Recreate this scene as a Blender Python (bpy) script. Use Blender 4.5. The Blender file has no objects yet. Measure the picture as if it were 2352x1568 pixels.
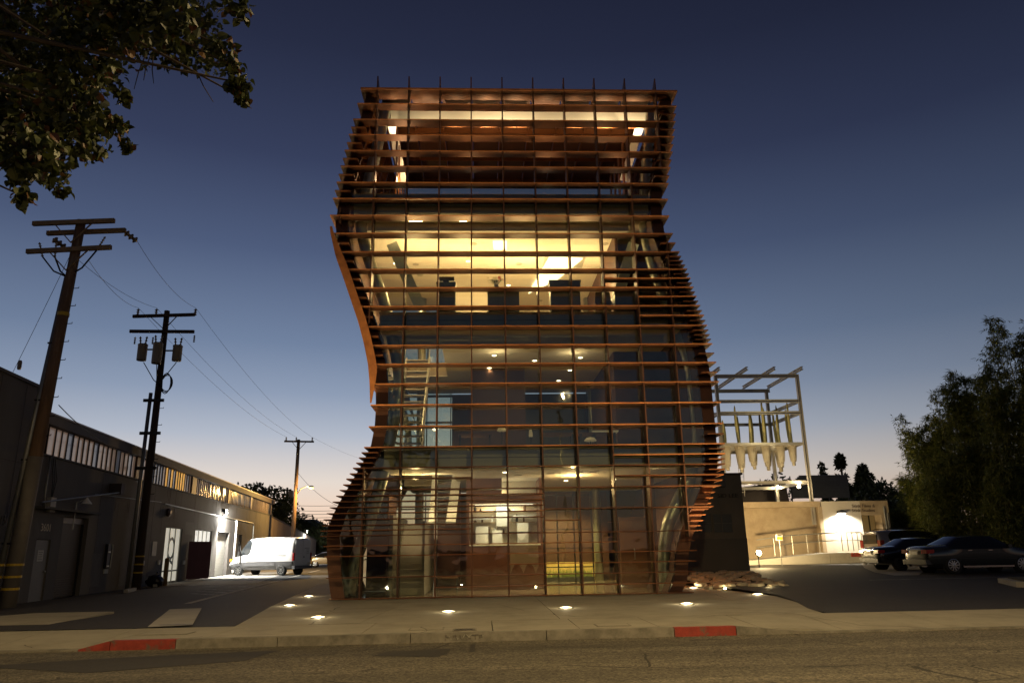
import bpy, math, random
from mathutils import Vector, Matrix
random.seed(7)
SC = bpy.context.scene
COL = SC.collection
R = math.radians

# ---------------------------------------------------------------- camera
IMG_W, IMG_H, FOCAL = 2352.0, 1568.0, 1730.0      # measuring frame of the photograph
PITCH, YAW, ROLL, CAM_H = R(15.38), R(2.5), R(0.95), 1.5
FWD = Vector((math.sin(YAW)*math.cos(PITCH), math.cos(YAW)*math.cos(PITCH), math.sin(PITCH)))
RT0 = Vector((math.cos(YAW), -math.sin(YAW), 0)); UP0 = RT0.cross(FWD)
RT = RT0*math.cos(ROLL)-UP0*math.sin(ROLL); UP = UP0*math.cos(ROLL)+RT0*math.sin(ROLL)
cam_data = bpy.data.cameras.new('camera'); cam = bpy.data.objects.new('camera', cam_data); COL.objects.link(cam)
cam_data.sensor_width = 36; cam_data.lens = FOCAL/IMG_W*36; cam_data.clip_start = 0.05; cam_data.clip_end = 4000
cam.matrix_world = Matrix(((RT.x, UP.x, -FWD.x, 0), (RT.y, UP.y, -FWD.y, 0), (RT.z, UP.z, -FWD.z, CAM_H), (0, 0, 0, 1)))
SC.camera = cam

# ---------------------------------------------------------------- dusk sky
world = bpy.data.worlds.new('World'); SC.world = world; world.use_nodes = True
nt = world.node_tree; N = nt.nodes; L = nt.links
SUN_AZ = R(-14)                                    # where the sun went down, left of the tower
sky = N.new('ShaderNodeTexSky'); sky.sky_type = 'NISHITA'; sky.sun_disc = False
sky.sun_elevation = R(-5); sky.sun_rotation = SUN_AZ; sky.ozone_density = 3.0
tc = N.new('ShaderNodeTexCoord'); sep = N.new('ShaderNodeSeparateXYZ'); L.new(tc.outputs['Generated'], sep.inputs[0])
asin = N.new('ShaderNodeMath'); asin.operation = 'ARCSINE'; L.new(sep.outputs['Z'], asin.inputs[0])
mp = N.new('ShaderNodeMapRange'); mp.inputs['From Min'].default_value = 0; mp.inputs['From Max'].default_value = R(45)
L.new(asin.outputs[0], mp.inputs['Value'])
ramp = N.new('ShaderNodeValToRGB'); L.new(mp.outputs[0], ramp.inputs[0])
def lin(c):
    return tuple((v/255/12.92 if v/255 <= .04045 else ((v/255+.055)/1.055)**2.4) for v in c)
stops = [(0.0, (234, 170, 142)), (0.05, (236, 205, 180)), (0.109, (222, 210, 199)), (0.182, (174, 181, 194)),
         (0.25, (139, 153, 176)), (0.331, (111, 128, 156)), (0.48, (79, 93, 124)), (0.63, (57, 66, 95)), (0.80, (43, 49, 73)), (1.0, (33, 37, 57))]
el = ramp.color_ramp.elements
while len(el) < len(stops): el.new(0.5)
for e, (p, c) in zip(el, stops):
    e.position = p; e.color = (*lin(c), 1)
# the afterglow fades with the angle away from the sunset
dot = N.new('ShaderNodeVectorMath'); dot.operation = 'DOT_PRODUCT'; L.new(tc.outputs['Generated'], dot.inputs[0])
dot.inputs[1].default_value = (math.sin(SUN_AZ), math.cos(SUN_AZ), 0)
m1 = N.new('ShaderNodeMath'); m1.operation = 'MULTIPLY_ADD'; m1.inputs[1].default_value = .5; m1.inputs[2].default_value = .5; L.new(dot.outputs['Value'], m1.inputs[0])
m2 = N.new('ShaderNodeMath'); m2.operation = 'POWER'; m2.inputs[1].default_value = 4.2; L.new(m1.outputs[0], m2.inputs[0])
m3 = N.new('ShaderNodeMath'); m3.operation = 'MULTIPLY_ADD'; m3.inputs[1].default_value = .78; m3.inputs[2].default_value = .30; L.new(m2.outputs[0], m3.inputs[0])
mul = N.new('ShaderNodeVectorMath'); mul.operation = 'SCALE'; L.new(ramp.outputs[0], mul.inputs[0]); L.new(m3.outputs[0], mul.inputs['Scale'])
nis = N.new('ShaderNodeVectorMath'); nis.operation = 'SCALE'; nis.inputs['Scale'].default_value = 0.10; L.new(sky.outputs[0], nis.inputs[0])
add = N.new('ShaderNodeVectorMath'); add.operation = 'ADD'; L.new(mul.outputs[0], add.inputs[0]); L.new(nis.outputs[0], add.inputs[1])
bg = N['Background']; bg.inputs[1].default_value = 1.0; L.new(add.outputs[0], bg.inputs[0])

# the sun is already below the horizon: only a faint last light from its side of the sky
sun_d = bpy.data.lights.new('sun', 'SUN'); sun_d.energy = 0.012; sun_d.angle = R(20); sun_d.color = (1, .72, .5)
sun = bpy.data.objects.new('sun', sun_d); COL.objects.link(sun)
sun.rotation_euler = (R(86), 0, math.pi-SUN_AZ); sun.location = (0, 0, 60)

SC.view_settings.view_transform = 'Standard'; SC.view_settings.look = 'None'; SC.view_settings.gamma = 1
SC.view_settings.exposure = 0.0; SC.view_settings.use_curve_mapping = False
cy = SC.cycles
cy.max_bounces = 10; cy.diffuse_bounces = 4; cy.glossy_bounces = 4; cy.transmission_bounces = 6; cy.transparent_max_bounces = 24
cy.caustics_reflective = False; cy.caustics_refractive = False; cy.sample_clamp_indirect = 4.0
cy.use_denoising = True; cy.use_light_tree = True

# ---------------------------------------------------------------- measuring helpers (photo point at a known depth -> place in the world)
def _ray(px, py): return RT*(px-IMG_W/2)+UP*(IMG_H/2-py)+FWD*FOCAL
def at(px, py, Y):
    d = _ray(px, py); p = d*(Y/d.y); return Vector((p.x, p.y, p.z+CAM_H))
def gnd(px, py, z=0.0):
    d = _ray(px, py); p = d*((z-CAM_H)/d.z); return Vector((p.x, p.y, z))

# ---------------------------------------------------------------- mesh helpers
class MB:
    def __init__(s): s.v = []; s.f = []
    def quad(s, a, b, c, d):
        i = len(s.v); s.v += [tuple(a), tuple(b), tuple(c), tuple(d)]; s.f.append((i, i+1, i+2, i+3)); return s
    def tri(s, a, b, c):
        i = len(s.v); s.v += [tuple(a), tuple(b), tuple(c)]; s.f.append((i, i+1, i+2)); return s
    def hexa(s, p):                                   # 8 points: bottom ring 0-3, top ring 4-7
        i = len(s.v); s.v += [tuple(q) for q in p]
        for f in ((3, 2, 1, 0), (4, 5, 6, 7), (0, 1, 5, 4), (1, 2, 6, 5), (2, 3, 7, 6), (3, 0, 4, 7)):
            s.f.append(tuple(i+k for k in f))
        return s
    def box(s, x0, x1, y0, y1, z0, z1):
        return s.hexa([(x0, y0, z0), (x1, y0, z0), (x1, y1, z0), (x0, y1, z0), (x0, y0, z1), (x1, y0, z1), (x1, y1, z1), (x0, y1, z1)])
    def bar(s, a, b, w, h, up=(0, 0, 1)):
        a = Vector(a); b = Vector(b); d = (b-a).normalized(); u = Vector(up)
        if abs(d.dot(u)) > .98: u = Vector((0, 1, 0))
        sx = d.cross(u).normalized(); sz = sx.cross(d).normalized(); sx = sx*w/2; sz = sz*h/2
        return s.hexa([a-sx-sz, a+sx-sz, b+sx-sz, b-sx-sz, a-sx+sz, a+sx+sz, b+sx+sz, b-sx+sz])
    def ibeam(s, a, b, w, h, t=.03):
        a = Vector(a); b = Vector(b); d = (b-a).normalized(); u = Vector((0, 0, 1))
        if abs(d.z) > .9: u = Vector((1, 0, 0))
        sx = d.cross(u).normalized(); sz = sx.cross(d).normalized()
        s.bar(a+sz*(h/2-t/2), b+sz*(h/2-t/2), w, t, sz); s.bar(a-sz*(h/2-t/2), b-sz*(h/2-t/2), w, t, sz)
        s.bar(a, b, t, h-2*t, sz); return s
    def tube(s, pts, r, n=8, cap=True):
        pts = [Vector(p) for p in pts]; m = len(pts); rs = r if isinstance(r, (list, tuple)) else [r]*m
        i0 = len(s.v); prev = None
        for k, p in enumerate(pts):
            d = (pts[min(k+1, m-1)]-pts[max(k-1, 0)]).normalized()
            if prev is None:
                u = Vector((0, 0, 1)) if abs(d.z) < .9 else Vector((1, 0, 0)); sx = d.cross(u).normalized()
            else:
                sx = (prev-d*prev.dot(d)).normalized()
            prev = sx; sy = d.cross(sx)
            for j in range(n):
                an = 2*math.pi*j/n; s.v.append(tuple(p+(sx*math.cos(an)+sy*math.sin(an))*rs[k]))
        for k in range(m-1):
            for j in range(n):
                a = i0+k*n+j; b = i0+k*n+(j+1) % n; s.f.append((a, b, b+n, a+n))
        if cap:
            s.f.append(tuple(i0+j for j in reversed(range(n)))); s.f.append(tuple(i0+(m-1)*n+j for j in range(n)))
        return s
    def lathe(s, c, prof, n=16, M=None):
        c = Vector(c); i0 = len(s.v); m = len(prof)
        for (r, z) in prof:
            for j in range(n):
                an = 2*math.pi*j/n; q = Vector((r*math.cos(an), r*math.sin(an), z))
                if M is not None: q = M @ q
                s.v.append(tuple(c+q))
        for k in range(m-1):
            for j in range(n):
                a = i0+k*n+j; b = i0+k*n+(j+1) % n; s.f.append((a, b, b+n, a+n))
        s.f.append(tuple(i0+j for j in reversed(range(n)))); s.f.append(tuple(i0+(m-1)*n+j for j in range(n)))
        return s
    def prism(s, poly, z0, z1):
        i = len(s.v); n = len(poly); s.v += [(p[0], p[1], z0) for p in poly]+[(p[0], p[1], z1) for p in poly]
        s.f.append(tuple(i+n+k for k in range(n))); s.f.append(tuple(i+k for k in reversed(range(n))))
        for k in range(n): s.f.append((i+k, i+(k+1) % n, i+n+(k+1) % n, i+n+k))
        return s
    def slab(s, pts, off):                            # planar polygon thickened along vector off
        off = Vector(off); i = len(s.v); n = len(pts); s.v += [tuple(p) for p in pts]+[tuple(Vector(p)+off) for p in pts]
        s.f.append(tuple(i+k for k in range(n))); s.f.append(tuple(i+n+k for k in reversed(range(n))))
        for k in range(n): s.f.append((i+k, i+n+k, i+n+(k+1) % n, i+(k+1) % n))
        return s
    def mesh(s, name, mat, smooth=False):
        me = bpy.data.meshes.new(name); me.from_pydata(s.v, [], s.f); me.materials.append(mat)
        if smooth:
            for p in me.polygons: p.use_smooth = True
        me.update(); return me
    def build(s, name, mat, parent=None, smooth=False):
        o = bpy.data.objects.new(name, s.mesh(name, mat, smooth)); COL.objects.link(o)
        if parent is not None: adopt(o, parent)
        return o
def adopt(o, parent):
    o.parent = parent; o.matrix_parent_inverse = Matrix.Translation(-parent.matrix_basis.translation) if parent.type == 'EMPTY' else Matrix.Identity(4)
def tag(o, label, cat, group=None):
    o['label'] = label; o['category'] = cat
    if group: o['group'] = group
    return o
def thing(name, label, cat, loc=(0, 0, 0), group=None):
    e = bpy.data.objects.new(name, None); COL.objects.link(e); e.location = loc; e.empty_display_size = .2
    return tag(e, label, cat, group)
def struct(o): o['kind'] = 'structure'; return o
def inst(name, mesh, parent=None, M=None):            # a piece that shares its mesh
    o = bpy.data.objects.new(name, mesh); COL.objects.link(o)
    if parent is not None: adopt(o, parent)
    if M is not None: o.matrix_basis = M
    return o
def copy_thing(root, offset, label, group=None, rotz=0.0):
    r = root.copy(); COL.objects.link(r); r.location = Vector(root.location)+Vector(offset); r.rotation_euler.z += rotz; r['label'] = label
    if group: r['group'] = group
    def rec(a, b):
        for ch in list(a.children):
            c = ch.copy(); COL.objects.link(c); c.parent = b; c.matrix_parent_inverse = ch.matrix_parent_inverse.copy(); rec(ch, c)
    rec(root, r); return r
def text(name, body, size, mat, parent, M, depth=.01, align='CENTER', sx=1.0):
    cu = bpy.data.curves.new(name, 'FONT'); cu.body = body; cu.size = size; cu.extrude = depth/2; cu.align_x = align; cu.align_y = 'CENTER'; cu.resolution_u = 3
    tmp = bpy.data.objects.new(name, cu); COL.objects.link(tmp)
    me = bpy.data.meshes.new_from_object(tmp.evaluated_get(bpy.context.evaluated_depsgraph_get())); me.materials.clear(); me.materials.append(mat)
    bpy.data.objects.remove(tmp); o = bpy.data.objects.new(name, me); COL.objects.link(o)
    if parent is not None: adopt(o, parent)
    o.matrix_basis = M @ Matrix.Diagonal((sx, 1, 1, 1)); return o
def facing(loc, right, up=(0, 0, 1)):                 # matrix whose x runs along 'right' and z out of the surface
    x = Vector(right).normalized(); y = Vector(up).normalized(); z = x.cross(y)
    return Matrix(((x.x, y.x, z.x, loc[0]), (x.y, y.y, z.y, loc[1]), (x.z, y.z, z.z, loc[2]), (0, 0, 0, 1)))
def light(kind, name, loc, power, color, parent=None, aim=None, size=.1, spot=None, blend=.6):
    d = bpy.data.lights.new(name, kind); d.energy = power; d.color = color
    if kind == 'SPOT': d.spot_size = R(spot); d.spot_blend = blend; d.shadow_soft_size = size
    elif kind == 'POINT': d.shadow_soft_size = size
    elif kind == 'AREA': d.size = size
    o = bpy.data.objects.new(name, d); COL.objects.link(o); o.location = loc
    if aim is not None: o.rotation_euler = (Vector(aim)-Vector(loc)).to_track_quat('-Z', 'Y').to_euler()
    if parent is not None: adopt(o, parent)
    return o
def lerp_table(tab, z):
    if z <= tab[0][0]: return tab[0][1]
    for (a, b), (c, d) in zip(tab, tab[1:]):
        if z <= c: return b+(d-b)*(z-a)/(c-a)
    return tab[-1][1]

# ---------------------------------------------------------------- materials
MATS = {}
def mat(name, col, rough=.6, metal=0.0, var=.15, scale=3.0, bump=0.0, bscale=40.0, emit=None, estr=0.0, spec=.5, coat=0.0, stretch=(1, 1, 1), dark=None, dscale=.6, dthr=(.45, .7)):
    if name in MATS: return MATS[name]
    m = bpy.data.materials.new(name); m.use_nodes = True; t = m.node_tree; n = t.nodes; l = t.links
    b = n['Principled BSDF']; b.inputs['Roughness'].default_value = rough; b.inputs['Metallic'].default_value = metal
    b.inputs['Specular IOR Level'].default_value = spec; b.inputs['Coat Weight'].default_value = coat
    tcn = n.new('ShaderNodeTexCoord'); mpn = n.new('ShaderNodeMapping'); mpn.inputs['Scale'].default_value = stretch; l.new(tcn.outputs['Object'], mpn.inputs[0])
    ns = n.new('ShaderNodeTexNoise'); ns.inputs['Scale'].default_value = scale; ns.inputs['Detail'].default_value = 7; ns.inputs['Roughness'].default_value = .65; l.new(mpn.outputs[0], ns.inputs[0])
    rp = n.new('ShaderNodeValToRGB'); rp.color_ramp.elements[0].position = .25; rp.color_ramp.elements[1].position = .75
    lo = tuple(max(0, c*(1-var)) for c in col); hi = tuple(min(1, c*(1+var)) for c in col)
    rp.color_ramp.elements[0].color = (*lo, 1); rp.color_ramp.elements[1].color = (*hi, 1); l.new(ns.outputs[0], rp.inputs[0])
    out = rp.outputs[0]
    if dark is not None:                              # stains and patches with a shape of their own
        n2 = n.new('ShaderNodeTexNoise'); n2.inputs['Scale'].default_value = dscale; n2.inputs['Detail'].default_value = 9; n2.inputs['Roughness'].default_value = .7; l.new(mpn.outputs[0], n2.inputs[0])
        r2 = n.new('ShaderNodeMapRange'); r2.inputs['From Min'].default_value = dthr[0]; r2.inputs['From Max'].default_value = dthr[1]; l.new(n2.outputs[0], r2.inputs['Value'])
        mx = n.new('ShaderNodeMix'); mx.data_type = 'RGBA'; l.new(r2.outputs[0], mx.inputs[0]); l.new(out, mx.inputs[6]); mx.inputs[7].default_value = (*dark, 1); out = mx.outputs[2]
    l.new(out, b.inputs['Base Color'])
    if bump > 0:
        nb = n.new('ShaderNodeTexNoise'); nb.inputs['Scale'].default_value = bscale; nb.inputs['Detail'].default_value = 6; l.new(mpn.outputs[0], nb.inputs[0])
        bp = n.new('ShaderNodeBump'); bp.inputs['Strength'].default_value = bump; bp.inputs['Distance'].default_value = .02; l.new(nb.outputs[0], bp.inputs['Height']); l.new(bp.outputs[0], b.inputs['Normal'])
    if emit is not None:
        b.inputs['Emission Color'].default_value = (*emit, 1); b.inputs['Emission Strength'].default_value = estr
    MATS[name] = m; return m
def glass_mat(name, tint, refl=.06, rough=.02, wavy=0.0):
    m = bpy.data.materials.new(name); m.use_nodes = True; t = m.node_tree; n = t.nodes; l = t.links
    n.remove(n['Principled BSDF']); o = n['Material Output']
    tr = n.new('ShaderNodeBsdfTransparent'); tr.inputs[0].default_value = (*tint, 1)
    gl = n.new('ShaderNodeBsdfGlossy'); gl.inputs['Roughness'].default_value = rough; gl.inputs[0].default_value = (.9, .95, .95, 1)
    fr = n.new('ShaderNodeFresnel'); fr.inputs[0].default_value = 1.5
    ml = n.new('ShaderNodeMath'); ml.operation = 'MULTIPLY_ADD'; ml.inputs[1].default_value = 1.6; ml.inputs[2].default_value = refl-.04; l.new(fr.outputs[0], ml.inputs[0])
    if wavy > 0:
        tcn = n.new('ShaderNodeTexCoord'); ns = n.new('ShaderNodeTexNoise'); ns.inputs['Scale'].default_value = 1.3; l.new(tcn.outputs['Object'], ns.inputs[0])
        bp = n.new('ShaderNodeBump'); bp.inputs['Strength'].default_value = wavy; bp.inputs['Distance'].default_value = .05; l.new(ns.outputs[0], bp.inputs['Height']); l.new(bp.outputs[0], gl.inputs['Normal'])
    mx = n.new('ShaderNodeMixShader'); l.new(ml.outputs[0], mx.inputs[0]); l.new(tr.outputs[0], mx.inputs[1]); l.new(gl.outputs[0], mx.inputs[2]); l.new(mx.outputs[0], o.inputs[0])
    MATS[name] = m; return m
def glow(name, col, strength):
    return mat(name, col, rough=.5, var=0, emit=col, estr=strength)

corten = mat('weathered_steel', (.19, .066, .020), rough=.40, metal=.45, var=.25, scale=2.2, bump=.12, bscale=30, stretch=(1, 1, 1))
def vary(m, lo, hi):                                  # each plate weathers to its own tone
    t = m.node_tree; n = t.nodes; l = t.links; b = n['Principled BSDF']; src = b.inputs['Base Color'].links[0].from_socket
    oi = n.new('ShaderNodeObjectInfo'); mr = n.new('ShaderNodeMapRange'); mr.inputs['To Min'].default_value = lo; mr.inputs['To Max'].default_value = hi; l.new(oi.outputs['Random'], mr.inputs['Value'])
    vm = n.new('ShaderNodeVectorMath'); vm.operation = 'SCALE'; l.new(src, vm.inputs[0]); l.new(mr.outputs[0], vm.inputs['Scale']); l.new(vm.outputs[0], b.inputs['Base Color'])
vary(corten, .7, 1.25)
corten_shade = mat('shaded_weathered_steel', (.115, .043, .016), rough=.45, metal=.4, var=.35, scale=1.6, bump=.15, bscale=24, dark=(.055, .024, .013), dscale=1.1, dthr=(.5, .68)); vary(corten_shade, .7, 1.2)  # fin body darkened: the shade of the undersides is in the colour
corten_lit = mat('lit_steel_edge', (.46, .165, .042), rough=.5, metal=.25, var=.3, scale=3.0, dark=(.26, .085, .025), dscale=1.7); vary(corten_lit, .75, 1.2)  # brighter orange: the uplighting of the edges is in the colour
corten_vert = mat('brown_fin_steel', (.095, .038, .017), rough=.5, metal=.4, var=.3, scale=1.4); vary(corten_vert, .7, 1.25)
corten_panel = mat('weathered_steel_panel', (.085, .036, .022), rough=.6, metal=.15, var=.25, scale=1.5)
pipe_steel = mat('galvanised_pipe', (.42, .44, .38), rough=.33, metal=.75, var=.12, scale=2.5, bump=.06, bscale=8)
cream = mat('cream_plaster', (.80, .74, .62), rough=.8, var=.03, scale=1.2)
spandrel = mat('grey_green_spandrel', (.58, .53, .38), rough=.85, spec=.2, var=.08, scale=1.0, stretch=(.5, 1, 4))
white_p = mat('white_paint', (.80, .80, .77), rough=.45, var=.04)
core_mat = mat('red_brown_panel', (.115, .045, .024), rough=.4, var=.12, scale=2.0, stretch=(1, 1, .2))
charcoal = mat('charcoal_laminate', (.035, .037, .035), rough=.45, var=.15)
concrete = mat('pale_concrete', (.38, .36, .32), rough=.8, var=.14, scale=1.4, bump=.15, bscale=30, dark=(.24, .22, .19), dscale=.7)
floor_mat = mat('polished_floor', (.30, .25, .19), rough=.16, var=.1, scale=1.5)
timber = mat('dark_timber', (.16, .075, .035), rough=.5, var=.25, scale=2, stretch=(1, 1, .15))
pane_mat = glass_mat('window_glass', (.85, .87, .80), refl=.055, wavy=.14)
dark_metal = mat('dark_metal', (.03, .03, .032), rough=.45, metal=.6, var=.1)
black = mat('black_rubber', (.012, .012, .012), rough=.7, var=.2)
WARM = (1.0, .67, .31); WARM2 = (1.0, .74, .42); COOL = (1.0, .97, .88)

# ================================================================ GROUND, ROAD, PAVEMENT
road_mat = mat('worn_asphalt', (.098, .086, .064), rough=.85, var=.35, scale=9.0, bump=.5, bscale=110, dark=(.055, .048, .036), dscale=.5, dthr=(.48, .72), stretch=(.35, 1, 1))
# coarse aggregate speckle of the old carriageway
def speckle(m, scale, amount, lo, hi):
    t = m.node_tree; n = t.nodes; l = t.links; b = n['Principled BSDF']; src = b.inputs['Base Color'].links[0].from_socket
    tcn = n.new('ShaderNodeTexCoord'); v = n.new('ShaderNodeTexVoronoi'); v.inputs['Scale'].default_value = scale; l.new(tcn.outputs['Object'], v.inputs[0])
    sp = n.new('ShaderNodeSeparateColor'); l.new(v.outputs['Color'], sp.inputs[0])
    mr = n.new('ShaderNodeMapRange'); mr.inputs['To Min'].default_value = lo; mr.inputs['To Max'].default_value = hi; l.new(sp.outputs[0], mr.inputs['Value'])
    mx = n.new('ShaderNodeMix'); mx.data_type = 'RGBA'; mx.blend_type = 'MULTIPLY'; mx.inputs[0].default_value = amount; l.new(src, mx.inputs[6])
    cb = n.new('ShaderNodeCombineColor'); [l.new(mr.outputs[0], cb.inputs[k]) for k in range(3)]; l.new(cb.outputs[0], mx.inputs[7]); l.new(mx.outputs[2], b.inputs['Base Color'])
speckle(road_mat, 38, 1.0, .35, 1.75)
# thin meandering cracks
def cracks(m, scale, width, colour):
    t = m.node_tree; n = t.nodes; l = t.links; b = n['Principled BSDF']; src = b.inputs['Base Color'].links[0].from_socket
    tcn = n.new('ShaderNodeTexCoord'); ns = n.new('ShaderNodeTexNoise'); ns.inputs['Scale'].default_value = 1.7; ns.inputs['Detail'].default_value = 8; l.new(tcn.outputs['Object'], ns.inputs[0])
    ad = n.new('ShaderNodeMixRGB'); ad.inputs[0].default_value = .16; l.new(tcn.outputs['Object'], ad.inputs[1]); l.new(ns.outputs['Color'], ad.inputs[2])
    v = n.new('ShaderNodeTexVoronoi'); v.feature = 'DISTANCE_TO_EDGE'; v.inputs['Scale'].default_value = scale; l.new(ad.outputs[0], v.inputs[0])
    lt = n.new('ShaderNodeMath'); lt.operation = 'LESS_THAN'; lt.inputs[1].default_value = width; l.new(v.outputs['Distance'], lt.inputs[0])
    n2 = n.new('ShaderNodeTexNoise'); n2.inputs['Scale'].default_value = .5; l.new(tcn.outputs['Object'], n2.inputs[0])
    gt = n.new('ShaderNodeMath'); gt.operation = 'GREATER_THAN'; gt.inputs[1].default_value = .53; l.new(n2.outputs[0], gt.inputs[0])
    mm = n.new('ShaderNodeMath'); mm.operation = 'MULTIPLY'; l.new(lt.outputs[0], mm.inputs[0]); l.new(gt.outputs[0], mm.inputs[1])
    mx = n.new('ShaderNodeMix'); mx.data_type = 'RGBA'; l.new(mm.outputs[0], mx.inputs[0]); l.new(src, mx.inputs[6]); mx.inputs[7].default_value = (*colour, 1); l.new(mx.outputs[2], b.inputs['Base Color'])
cracks(road_mat, .42, .006, (.03, .026, .02)); cracks(road_mat, 1.3, .004, (.04, .035, .028))
# tyre-darkened wheel tracks and oil spots along the carriageway
def tracks(m):
    t = m.node_tree; n = t.nodes; l = t.links; b = n['Principled BSDF']; src = b.inputs['Base Color'].links[0].from_socket
    tcn = n.new('ShaderNodeTexCoord'); mp_ = n.new('ShaderNodeMapping'); mp_.inputs['Scale'].default_value = (.05, 1.15, 1); l.new(tcn.outputs['Object'], mp_.inputs[0])
    ns = n.new('ShaderNodeTexNoise'); ns.inputs['Scale'].default_value = 1.0; ns.inputs['Detail'].default_value = 4; l.new(mp_.outputs[0], ns.inputs[0])
    r1 = n.new('ShaderNodeMapRange'); r1.inputs['From Min'].default_value = .38; r1.inputs['From Max'].default_value = .66; r1.inputs['To Min'].default_value = .70; r1.inputs['To Max'].default_value = 1.18; l.new(ns.outputs[0], r1.inputs['Value'])
    n2 = n.new('ShaderNodeTexNoise'); n2.inputs['Scale'].default_value = 1.5; n2.inputs['Detail'].default_value = 3; l.new(tcn.outputs['Object'], n2.inputs[0])
    r2 = n.new('ShaderNodeMapRange'); r2.inputs['From Min'].default_value = .66; r2.inputs['From Max'].default_value = .74; r2.inputs['To Min'].default_value = 1; r2.inputs['To Max'].default_value = .55; l.new(n2.outputs[0], r2.inputs['Value'])
    mm = n.new('ShaderNodeMath'); mm.operation = 'MULTIPLY'; l.new(r1.outputs[0], mm.inputs[0]); l.new(r2.outputs[0], mm.inputs[1])
    vm = n.new('ShaderNodeVectorMath'); vm.operation = 'SCALE'; l.new(src, vm.inputs[0]); l.new(mm.outputs[0], vm.inputs['Scale']); l.new(vm.outputs[0], b.inputs['Base Color'])
tracks(road_mat)
asphalt = mat('dark_asphalt', (.032, .029, .027), rough=.75, var=.25, scale=5, bump=.35, bscale=90, dark=(.024, .022, .021), dscale=.3)
speckle(asphalt, 45, .8, .55, 1.45)
walk_mat = mat('pavement_concrete', (.31, .285, .225), rough=.8, var=.12, scale=2.2, bump=.2, bscale=70, dark=(.20, .18, .14), dscale=.9, dthr=(.5, .78))
cracks(walk_mat, .35, .003, (.12, .1, .08))
kerb_mat = mat('kerb_concrete', (.22, .2, .16), rough=.85, var=.25, scale=4, bump=.3, bscale=50, dark=(.10, .09, .07), dscale=2.5)
red_paint = mat('red_kerb_paint', (.27, .034, .019), rough=.65, var=.35, scale=7, bump=.3, bscale=40, dark=(.13, .085, .06), dscale=5.5, dthr=(.53, .62))
white_line = mat('worn_white_line', (.55, .53, .48), rough=.7, var=.15, scale=5, dark=(.16, .15, .13), dscale=3, dthr=(.45, .6))
patch_mat = mat('fresh_asphalt_patch', (.035, .032, .028), rough=.8, var=.2, scale=8, bump=.4, bscale=90)

struct(MB().quad((-1500, -1500, -.06), (1500, -1500, -.06), (1500, 1500, -.06), (-1500, 1500, -.06)).build('ground', asphalt))
struct(MB().box(-140, 140, 4.6, 14.2, -.05, 0).build('road', road_mat))
def kerb_y(x): return 13.62+.022*x
def kerb_h(x):                                        # dropped for the alley mouth and for the car-park entrance
    if x < -6.6 or x > 5.6: return .03
    if x < -6.1: return .03+.12*(x+6.6)/.5
    if x > 4.4: return .15-.12*(x-4.4)/1.2
    return .15
def clip(poly, a, b, c):                              # keep a*x+b*y <= c
    out = []
    for i in range(len(poly)):
        p, q = poly[i], poly[(i+1) % len(poly)]; dp = a*p[0]+b*p[1]-c; dq = a*q[0]+b*q[1]-c
        if dp <= 0: out.append(p)
        if (dp < 0 < dq) or (dq < 0 < dp):
            k = dp/(dp-dq); out.append((p[0]+(q[0]-p[0])*k, p[1]+(q[1]-p[1])*k))
    return out
kerb = struct(MB().box(-60, 60, 14.9, 15.0, -.05, -.04).build('kerb', kerb_mat))
xs = [-42, -36, -30, -24, -18, -13, -10, -8.2, -6.6, -6.1, -5.05, -3.4, -1.2, 1.1, 3.31, 4.4, 5.6, 7.5, 10, 13, 17, 22, 28, 36, 44]
for a, b in zip(xs, xs[1:]):
    pts = [(a+.006, kerb_y(a), -.05), (b-.006, kerb_y(b), -.05), (b-.006, kerb_y(b)+.16, -.05), (a+.006, kerb_y(a)+.16, -.05),
           (a+.006, kerb_y(a)+.012, kerb_h(a)), (b-.006, kerb_y(b)+.012, kerb_h(b)), (b-.006, kerb_y(b)+.16, kerb_h(b)), (a+.006, kerb_y(a)+.16, kerb_h(a))]
    red = (a == 3.31) or (a in (-6.6, -6.1))
    k = MB().hexa(pts).build('kerbstone', red_paint if red else kerb_mat, kerb)
    if red: k['label'] = 'kerbstone painted red'
pavement = struct(MB().box(-45, 45, 14.6, 14.7, -.05, -.045).build('pavement', walk_mat))
strip_x = [-44, -38, -32, -26, -20, -15.5, -12.6, -10.2, -8.2, -6.6, -6.1, -4.6, -2.05, .19, 1.7, 3.1, 4.9, 6.4, 8.4, 10.6, 13.2, 16.5, 20.5, 26, 34, 44]
def back_y(x): return 15.75+.022*x
for a, b in zip(strip_x, strip_x[1:]):
    z = lambda x: kerb_h(x)+.001
    p = [(a+.007, kerb_y(a)+.17), (b-.007, kerb_y(b)+.17), (b-.007, back_y(b)-.007), (a+.007, back_y(a)-.007)]
    MB().hexa([(*p[0], -.04), (*p[1], -.04), (*p[2], -.04), (*p[3], -.04), (*p[0], z(a)), (*p[1], z(b)), (*p[2], .15), (*p[3], .15)]).build('pavement_slab', walk_mat, pavement)
plaza = [(-4.75, 15.66), (-5.0, 17.5), (-5.5, 21), (-5.95, 25), (-7.2, 36), (7.9, 36), (7.75, 30), (7.6, 25.3), (8.0, 21.3), (7.6, 18.9), (7.1, 17.1), (6.9, 15.9)]
gx = [-8, -2.2, 1.55, 5.45, 12]; gy = [15.55, 19.9, 23.5, 27.5, 36.5]
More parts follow.
